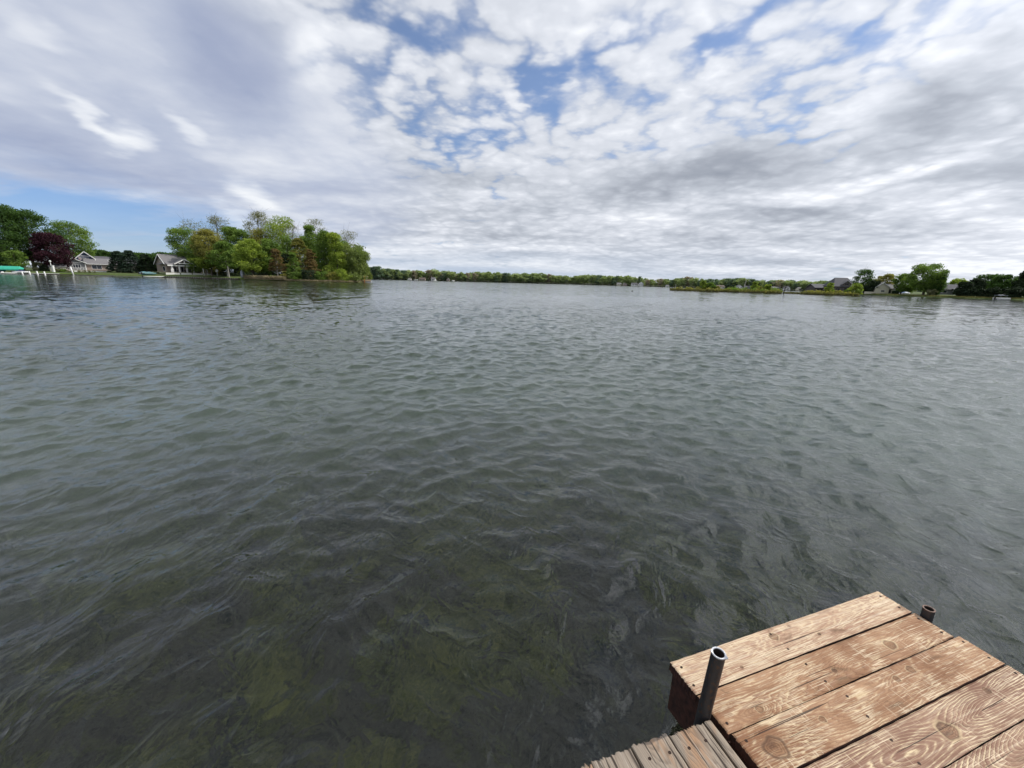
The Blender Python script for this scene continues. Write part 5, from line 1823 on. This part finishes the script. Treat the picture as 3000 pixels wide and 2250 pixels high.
wall_run('sea_wall', LEFT, 0, 175, -.4, .40, .25, 'timber_dark', 'low sea wall with pale cap below the boat lift lawn', 'wall', cap=.10, step=35)
wall_run('sea_wall', LEFT, 175, 335, -.4, .30, .25, 'timber_dark', 'low dark sea wall before the grey gabled house', 'wall', cap=.0, step=32)
wall_run('shore_dock', LEFT, 222, 470, .10, .26, .9, 'stone', 'long low pale dock running along the shore past the spruces', 'dock', off=-2.6, step=31)
sw, pts = wall_run('sea_wall', LEFT, 478, 700, -.4, .42, .25, 'timber_dark', 'dark timber sea wall with a row of pale pile tops before the lake house', 'wall', cap=.05, capmat='timber', step=37)
px = 484.0
i = 0
while px < 700:
    D = interp_front(LEFT, px) - 1.15
    m = MB(); m.tube([(0, 0, -.5), (0, 0, .34)], .11, 7)
    if i == 0: pile_me = m.mesh('pile', M['timber']); cap_me = MB().tube([(0, 0, .345), (0, 0, .47)], .15, 7).mesh('pile_cap', M['trim'])
    o = link_mesh('pile', pile_me, sw, (ground_x(px, D) - pts[0].x, D - pts[0].y, 0))
    link_mesh('pile_cap', cap_me, o)
    px += 5.2
    i += 1
runabout((ground_x(452, 160), 160, .02), math.radians(52), 6.2, 1.6, .42, 'low flat white boat moored along the dock left of the pale pile tops', 'white', None, False)
runabout((ground_x(440, 171), 171, .75), math.radians(60), 4.6, 2.0, .8, 'boat under a teal cover ashore left of the lake house', 'tarp_teal', 'tarp_teal')
runabout((ground_x(425, 174), 174, .85), math.radians(70), 3.6, 1.7, .8, 'smaller boat under a teal cover beside the darker spruce', 'grey_cover', 'tarp_teal')

# satellite dish like white disc and slide at the right end of the lake house deck
ds = empty('satellite_dish', (ground_x(637, 172, 1.2), 172, 1.0), 0, 'round white dish on a leaning pole at the right end of the lake house deck', 'dish')
MB().tube([(0, 0, 0), (.1, 0, 2.0)], .06, 8).build('pole', M['alu'], ds)
MB().tube([(.1, -.12, 2.1), (.1, 0, 2.1), (.1, .12, 2.1)], [.62, .52, .08], 16).build('dish', M['white'], ds, True)
um = empty('patio_umbrella', (ground_x(608, 176, 1.9), 176, 1.9), 0, 'white patio umbrella tilted over the deck end of the lake house', 'umbrella')
MB().tube([(0, 0, 0), (0, 0, 2.2)], .04, 6).build('pole', M['alu'], um)
MB().tube([(0, 0, 1.95), (0, 0, 2.1), (0, 0, 2.45)], [1.6, 1.55, .05], 10).build('canopy', M['white'], um, True)
# upright grey hull on the lawn
uh = empty('rowing_boat', (ground_x(711, 158, .9), 158, .8), math.radians(40), 'grey rowing boat stood on end against a tree at the right end of the lawn', 'boat')
V, F_ = hull_pts(2.9, 1.3, .4)
o = MB().raw(V, F_).build('hull', M['grey_cover'], uh, True)
o.rotation_euler = (0, -math.radians(84), math.radians(90)); o.location = (0, 0, 1.5)
MB().bar((-.7, 0, .02), (.7, 0, .02), .3, .12).build('chock', M['timber'], uh)

# pontoon boats
def pontoon(loc, rz, L, label, canopy='tan_canvas', hull='white', rail='white'):
    r = empty('pontoon_boat', loc, rz, label, 'boat')
    for sy in (-.85, .85):
        MB().tube([(-L / 2, sy, .12), (L / 2 - .9, sy, .12), (L / 2 - .1, sy, .26)], [.30, .30, .08], 10).build('float', M['alu'], r, True)
    MB().box(-L / 2, L / 2 - .4, -1.2, 1.2, .42, .52).build('platform', M['timber'], r)
    m = MB(); m.box(-L / 2 + .1, L / 2 - .6, -1.2, -1.16, .53, 1.15); m.build('side_panel', M[hull], r)
    m = MB(); m.box(-L / 2 + .1, L / 2 - .6, 1.16, 1.2, .53, 1.15); m.build('side_panel', M[hull], r)
    m = MB(); m.box(L / 2 - .64, L / 2 - .6, -1.15, 1.15, .53, 1.15); m.build('front_panel', M[hull], r)
    MB().box(-L * .35, -L * .15, -1.1, 1.1, .53, 1.0).build('bench', M['white'], r)
    for x in (-L * .38, L * .12):
        for y in (-1.1, 1.1):
            MB().tube([(x, y, 1.1), (x - .1, y, 2.35)], .03, 6).build('canopy_pole', M['alu'], r)
    MB().tube([(-L * .44, 0, 2.32), (-L * .3, 0, 2.45), (0, 0, 2.48), (L * .17, 0, 2.34)], [.1, .14, .14, .1], 8).build('canopy_ridge', M[canopy], r, True)
    MB().box(-L * .44, L * .17, -1.15, 1.15, 2.30, 2.42).build('canopy', M[canopy], r)
    m = MB(); m.box(-L / 2 - .35, -L / 2, -.2, .2, .4, 1.2); m.bar((-L / 2 - .2, 0, .4), (-L / 2 - .2, 0, -.3), .15, .12, (1, 0, 0)); m.build('outboard', M['black'], r)
    return r


pontoon((ground_x(1074, 178), 177, 0), math.radians(25), 5.2, 'tan-canopied pontoon boat moored at the tip of the wooded point', 'tan_canvas', 'tan_canvas')
b_ = empty('mooring_post', (ground_x(1068, 174), 174, -.5), 0, 'orange-brown mooring post beside the tan pontoon boat', 'post')
MB().tube([(0, 0, 0), (0, 0, 2.9)], .16, 8).build('shaft', M['rust'], b_)
MB().tube([(0, 0, 2.9), (0, 0, 3.0)], [.2, .12], 8).build('cap', M['rust'], b_)
pontoon((ground_x(2925, 144), 143, 0), math.radians(-4), 5.4, 'white pontoon boat with a thin raised canopy under the dark right shore trees', 'grey_cover', 'white').scale = (.8, .8, .62)
runabout((ground_x(2654, 177), 177.5, .55), math.radians(10), 4.6, 1.8, .8, 'white boat ashore left of the big spreading tree', 'white', 'blue')

# right shore houses
H3 = empty('garage', (ground_x(2561, 190, .8), 190, .8), math.radians(-14), 'cream boathouse with a gabled front and a wide white garage door', 'garage')
MB().gable(0, 5.2, 0, 7, -.3, 2.7, 4.6, 'y').build('wall', M['cream'], H3)
MB().roof(0, 5.2, 0, 7, 2.7, 4.6, 'y', .4).build('roof', M['shingle'], H3)
MB().gable(5.25, 12.2, .8, 7, -.3, 2.3, 4.1, 'x').build('wing_wall', M['cream'], H3)
MB().roof(5.25, 12.2, .8, 7, 2.3, 4.1, 'x', .35).build('wing_roof', M['shingle'], H3)
rake(H3, -.4, 5.6, -.45, 2.5, 4.65, .22)
win(H3, 2.2, 3.8, .7, 1.5, 0, 1)
m = MB(); m.box(7.4, 11.4, .74, .79, -.2, 1.9); m.build('garage_door', M['white'], H3)
m = MB(); m.box(5.7, 6.6, .74, .79, -.2, 1.8); m.build('door', M['black'], H3)
m = MB(); m.box(-4.8, -.4, -.4, -.32, -.3, .7); tag(m.build('fence', M['cream'], None), 'short cream fence left of the cream boathouse', 'fence')
bpy.data.objects['fence'].location = H3.location

H4 = empty('house', (ground_x(2738, 176, .7), 176, .7), math.radians(-28), 'low white-gabled house with a dark window band, right of the big spreading tree', 'house')
MB().gable(0, 13, 0, 7, -.2, 2.6, 4.4, 'x').build('wall', M['siding_grey'], H4)
MB().roof(0, 13, 0, 7, 2.6, 4.4, 'x', .5).build('roof', M['shingle_dark'], H4)
MB().gable(5.0, 12.0, -1.6, 3, -.2, 2.7, 3.7, 'y').build('porch_wall', M['siding_grey'], H4)
MB().roof(5.0, 12.0, -1.6, 3, 2.7, 3.7, 'y', .4).build('porch_roof', M['shingle_dark'], H4)
rake(H4, 4.6, 12.4, -2.05, 2.6, 3.78, .28)
for x in (5.3, 7.0, 8.7, 10.4):
    win(H4, x, x + 1.4, 1.0, 2.3, -1.6, 1, .1)
for x in (.6, 2.2):
    win(H4, x, x + 1.3, 1.0, 2.1, 0, 1, .1)
MB().box(2.0, 2.6, 3.2, 3.8, 3.8, 5.0).build('chimney', M['stone'], H4)
m = MB(); m.box(4.4, 12.6, -3.4, -1.65, -.3, .25); m.build('terrace', M['stone'], H4)

H5 = empty('house', (ground_x(2440, 225, .5), 225, .5), math.radians(-6), 'tall brown shingled house with a steep roof behind the marsh', 'house')
MB().box(0, 10.5, 0, 9, -.3, 3.5).build('wall', M['brown'], H5)
m = MB()
m.raw([(-.5, -.6, 3.2), (11, -.6, 3.2), (8.6, 4.5, 7.8), (2.2, 4.5, 7.8), (-.5, 9.6, 3.2), (11, 9.6, 3.2)], [(0, 1, 2, 3), (5, 4, 3, 2), (0, 3, 4), (1, 5, 2), (0, 4, 5, 1)])
m.build('roof', M['shingle_dark'], H5)
MB().gable(3.6, 8.2, -.2, 4, 3.4, 4.3, 6.0, 'y').build('dormer_wall', M['brown'], H5)
MB().roof(3.6, 8.2, -.2, 4, 4.3, 6.0, 'y', .35).build('dormer_roof', M['shingle_dark'], H5)
win(H5, 4.8, 7.0, 4.0, 5.0, -.2, 2, .08, mat='siding_taupe')
win(H5, .8, 3.2, .9, 2.3, 0, 2, .08, mat='siding_taupe'); win(H5, 5.0, 9.4, .9, 2.5, 0, 3, .08, mat='siding_taupe')
H6 = empty('house', (ground_x(2386, 235, .5), 235, .5), 0, 'low dark house left of the tall brown shingled house', 'house')
MB().gable(0, 9, 0, 7, -.3, 2.4, 4.2, 'x').build('wall', M['brown'], H6)
MB().roof(0, 9, 0, 7, 2.4, 4.2, 'x', .5).build('roof', M['shingle_dark'], H6)
win(H6, 1, 4, .7, 1.9, 0, 2, .08, mat='siding_taupe'); win(H6, 5, 8, .7, 1.9, 0, 2, .08, mat='siding_taupe')


# far shore cottages
def cottage(px, D, W, Dp, ze, zr, wall, roof, label, axis='x', rz=0.0, wins=2, name='cottage', zg=.6, trim=False):
    r = empty(name, (ground_x(px, D, zg), D, zg), rz, label, name)
    MB().gable(0, W, 0, Dp, -.5, ze, zr, axis).build('wall', M[wall], r)
    MB().roof(0, W, 0, Dp, ze, zr, axis, .6, .25).build('roof', M[roof], r)
    for i in range(wins):
        x0 = W * (i + .25) / wins
        win(r, x0, x0 + W * .45 / wins, ze * .35, ze * .8, 0, 1, .15, proud=.15)
    if trim: rake(r, -.6, W + .6, -.75, ze - .5, zr, .7, .2)
    r.scale = (.62, .62, .52) if D > 550 else (.75, .75, .65)
    return r


cottage(1196, 703, 7, 8, 3.0, 5.5, 'cream', 'shingle', 'pale cottage, leftmost on the far shore')
cottage(1228, 708, 16, 9, 4.0, 8.0, 'siding_taupe', 'shingle_brown', 'brown cottage on the far shore left of the grey-roofed boathouse')
cottage(1263, 712, 11, 9, 4.5, 9.5, 'white', 'shingle', 'grey-roofed white boathouse on the far shore', trim=False, wins=1)
cottage(1308, 722, 8, 8, 4.0, 9.0, 'siding_taupe', 'shingle', 'steep-roofed grey hut on the far shore', 'y', wins=1)
cottage(1808, 635, 10, 8, 4.0, 7.0, 'cream', 'shingle', 'cream cottage left of the white-gabled far house', wins=2)
cottage(1826, 633, 9, 8, 4.2, 7.5, 'siding_taupe', 'shingle', 'taupe cottage between the cream cottage and the white-gabled far house', 'y', wins=2)
cottage(1851, 625, 13, 8, 4.5, 8.0, 'white', 'shingle_dark', 'white wing with a dark roof left of the white-gabled far house')
c_ = cottage(1871, 622, 11, 8, 5.0, 11.0, 'white', 'shingle_dark', 'white far house with a steep white-trimmed gable', 'y', wins=3, trim=True)
cottage(1952, 585, 6, 6, 2.4, 4.2, 'white', 'shingle', 'small white cottage left of the marsh', wins=1)
cottage(2100, 500, 12, 7, 3.0, 5.0, 'cream', 'shingle_brown', 'long cream cottage seen over the marsh', wins=3)
cottage(2160, 485, 8, 7, 3.2, 6.2, 'white', 'shingle', 'white gabled cottage seen left of the tall bare trunk', 'y', wins=2)
cottage(2184, 480, 8, 7, 3.0, 5.2, 'siding_grey', 'shingle_dark', 'grey cottage just right of the tall bare trunk', wins=2)
cottage(2262, 450, 11, 7, 2.8, 4.6, 'siding_taupe', 'shingle', 'taupe cottage beyond the right part of the marsh', wins=3)
cottage(2302, 440, 6, 7, 3.2, 6.0, 'white', 'shingle', 'white cottage beyond the crooked dead tree', 'y', wins=1)
cottage(2340, 432, 9, 7, 2.6, 4.4, 'cream', 'shingle', 'cream cottage beyond the gap in the marsh', wins=2)
cottage(2362, 428, 5, 6, 2.4, 4.0, 'siding_grey', 'shingle', 'grey shed at the right of the cream cottage beyond the gap', wins=1)
for i, (px, D) in enumerate([(1200, 690), (1219, 694), (1274, 700), (1328, 712)]):
    runabout((ground_x(px, D), D, .1), .3 * i, 7.0, 2.4, 1.1, 'white boat moored on the far shore ' + ['before the leftmost pale cottage', 'before the brown cottage', 'before the grey-roofed boathouse', 'right of the steep-roofed hut'][i], 'white', None)
# duck on the water
dk = empty('duck', (ground_x(1852, 120), 120, 0), .5, 'small dark duck swimming far out on the open water', 'duck')
MB().tube([(-.30, 0, .10), (-.20, 0, .08), (0, 0, .07), (.16, 0, .09), (.24, 0, .12)], [.02, .09, .13, .10, .03], 10).build('body', M['leaf_card'], dk, True)
MB().tube([(.16, 0, .12), (.20, 0, .24), (.22, 0, .32), (.27, 0, .33), (.36, 0, .31)], [.05, .04, .06, .05, .012], 8).build('head', M['bark_dark'], dk, True)
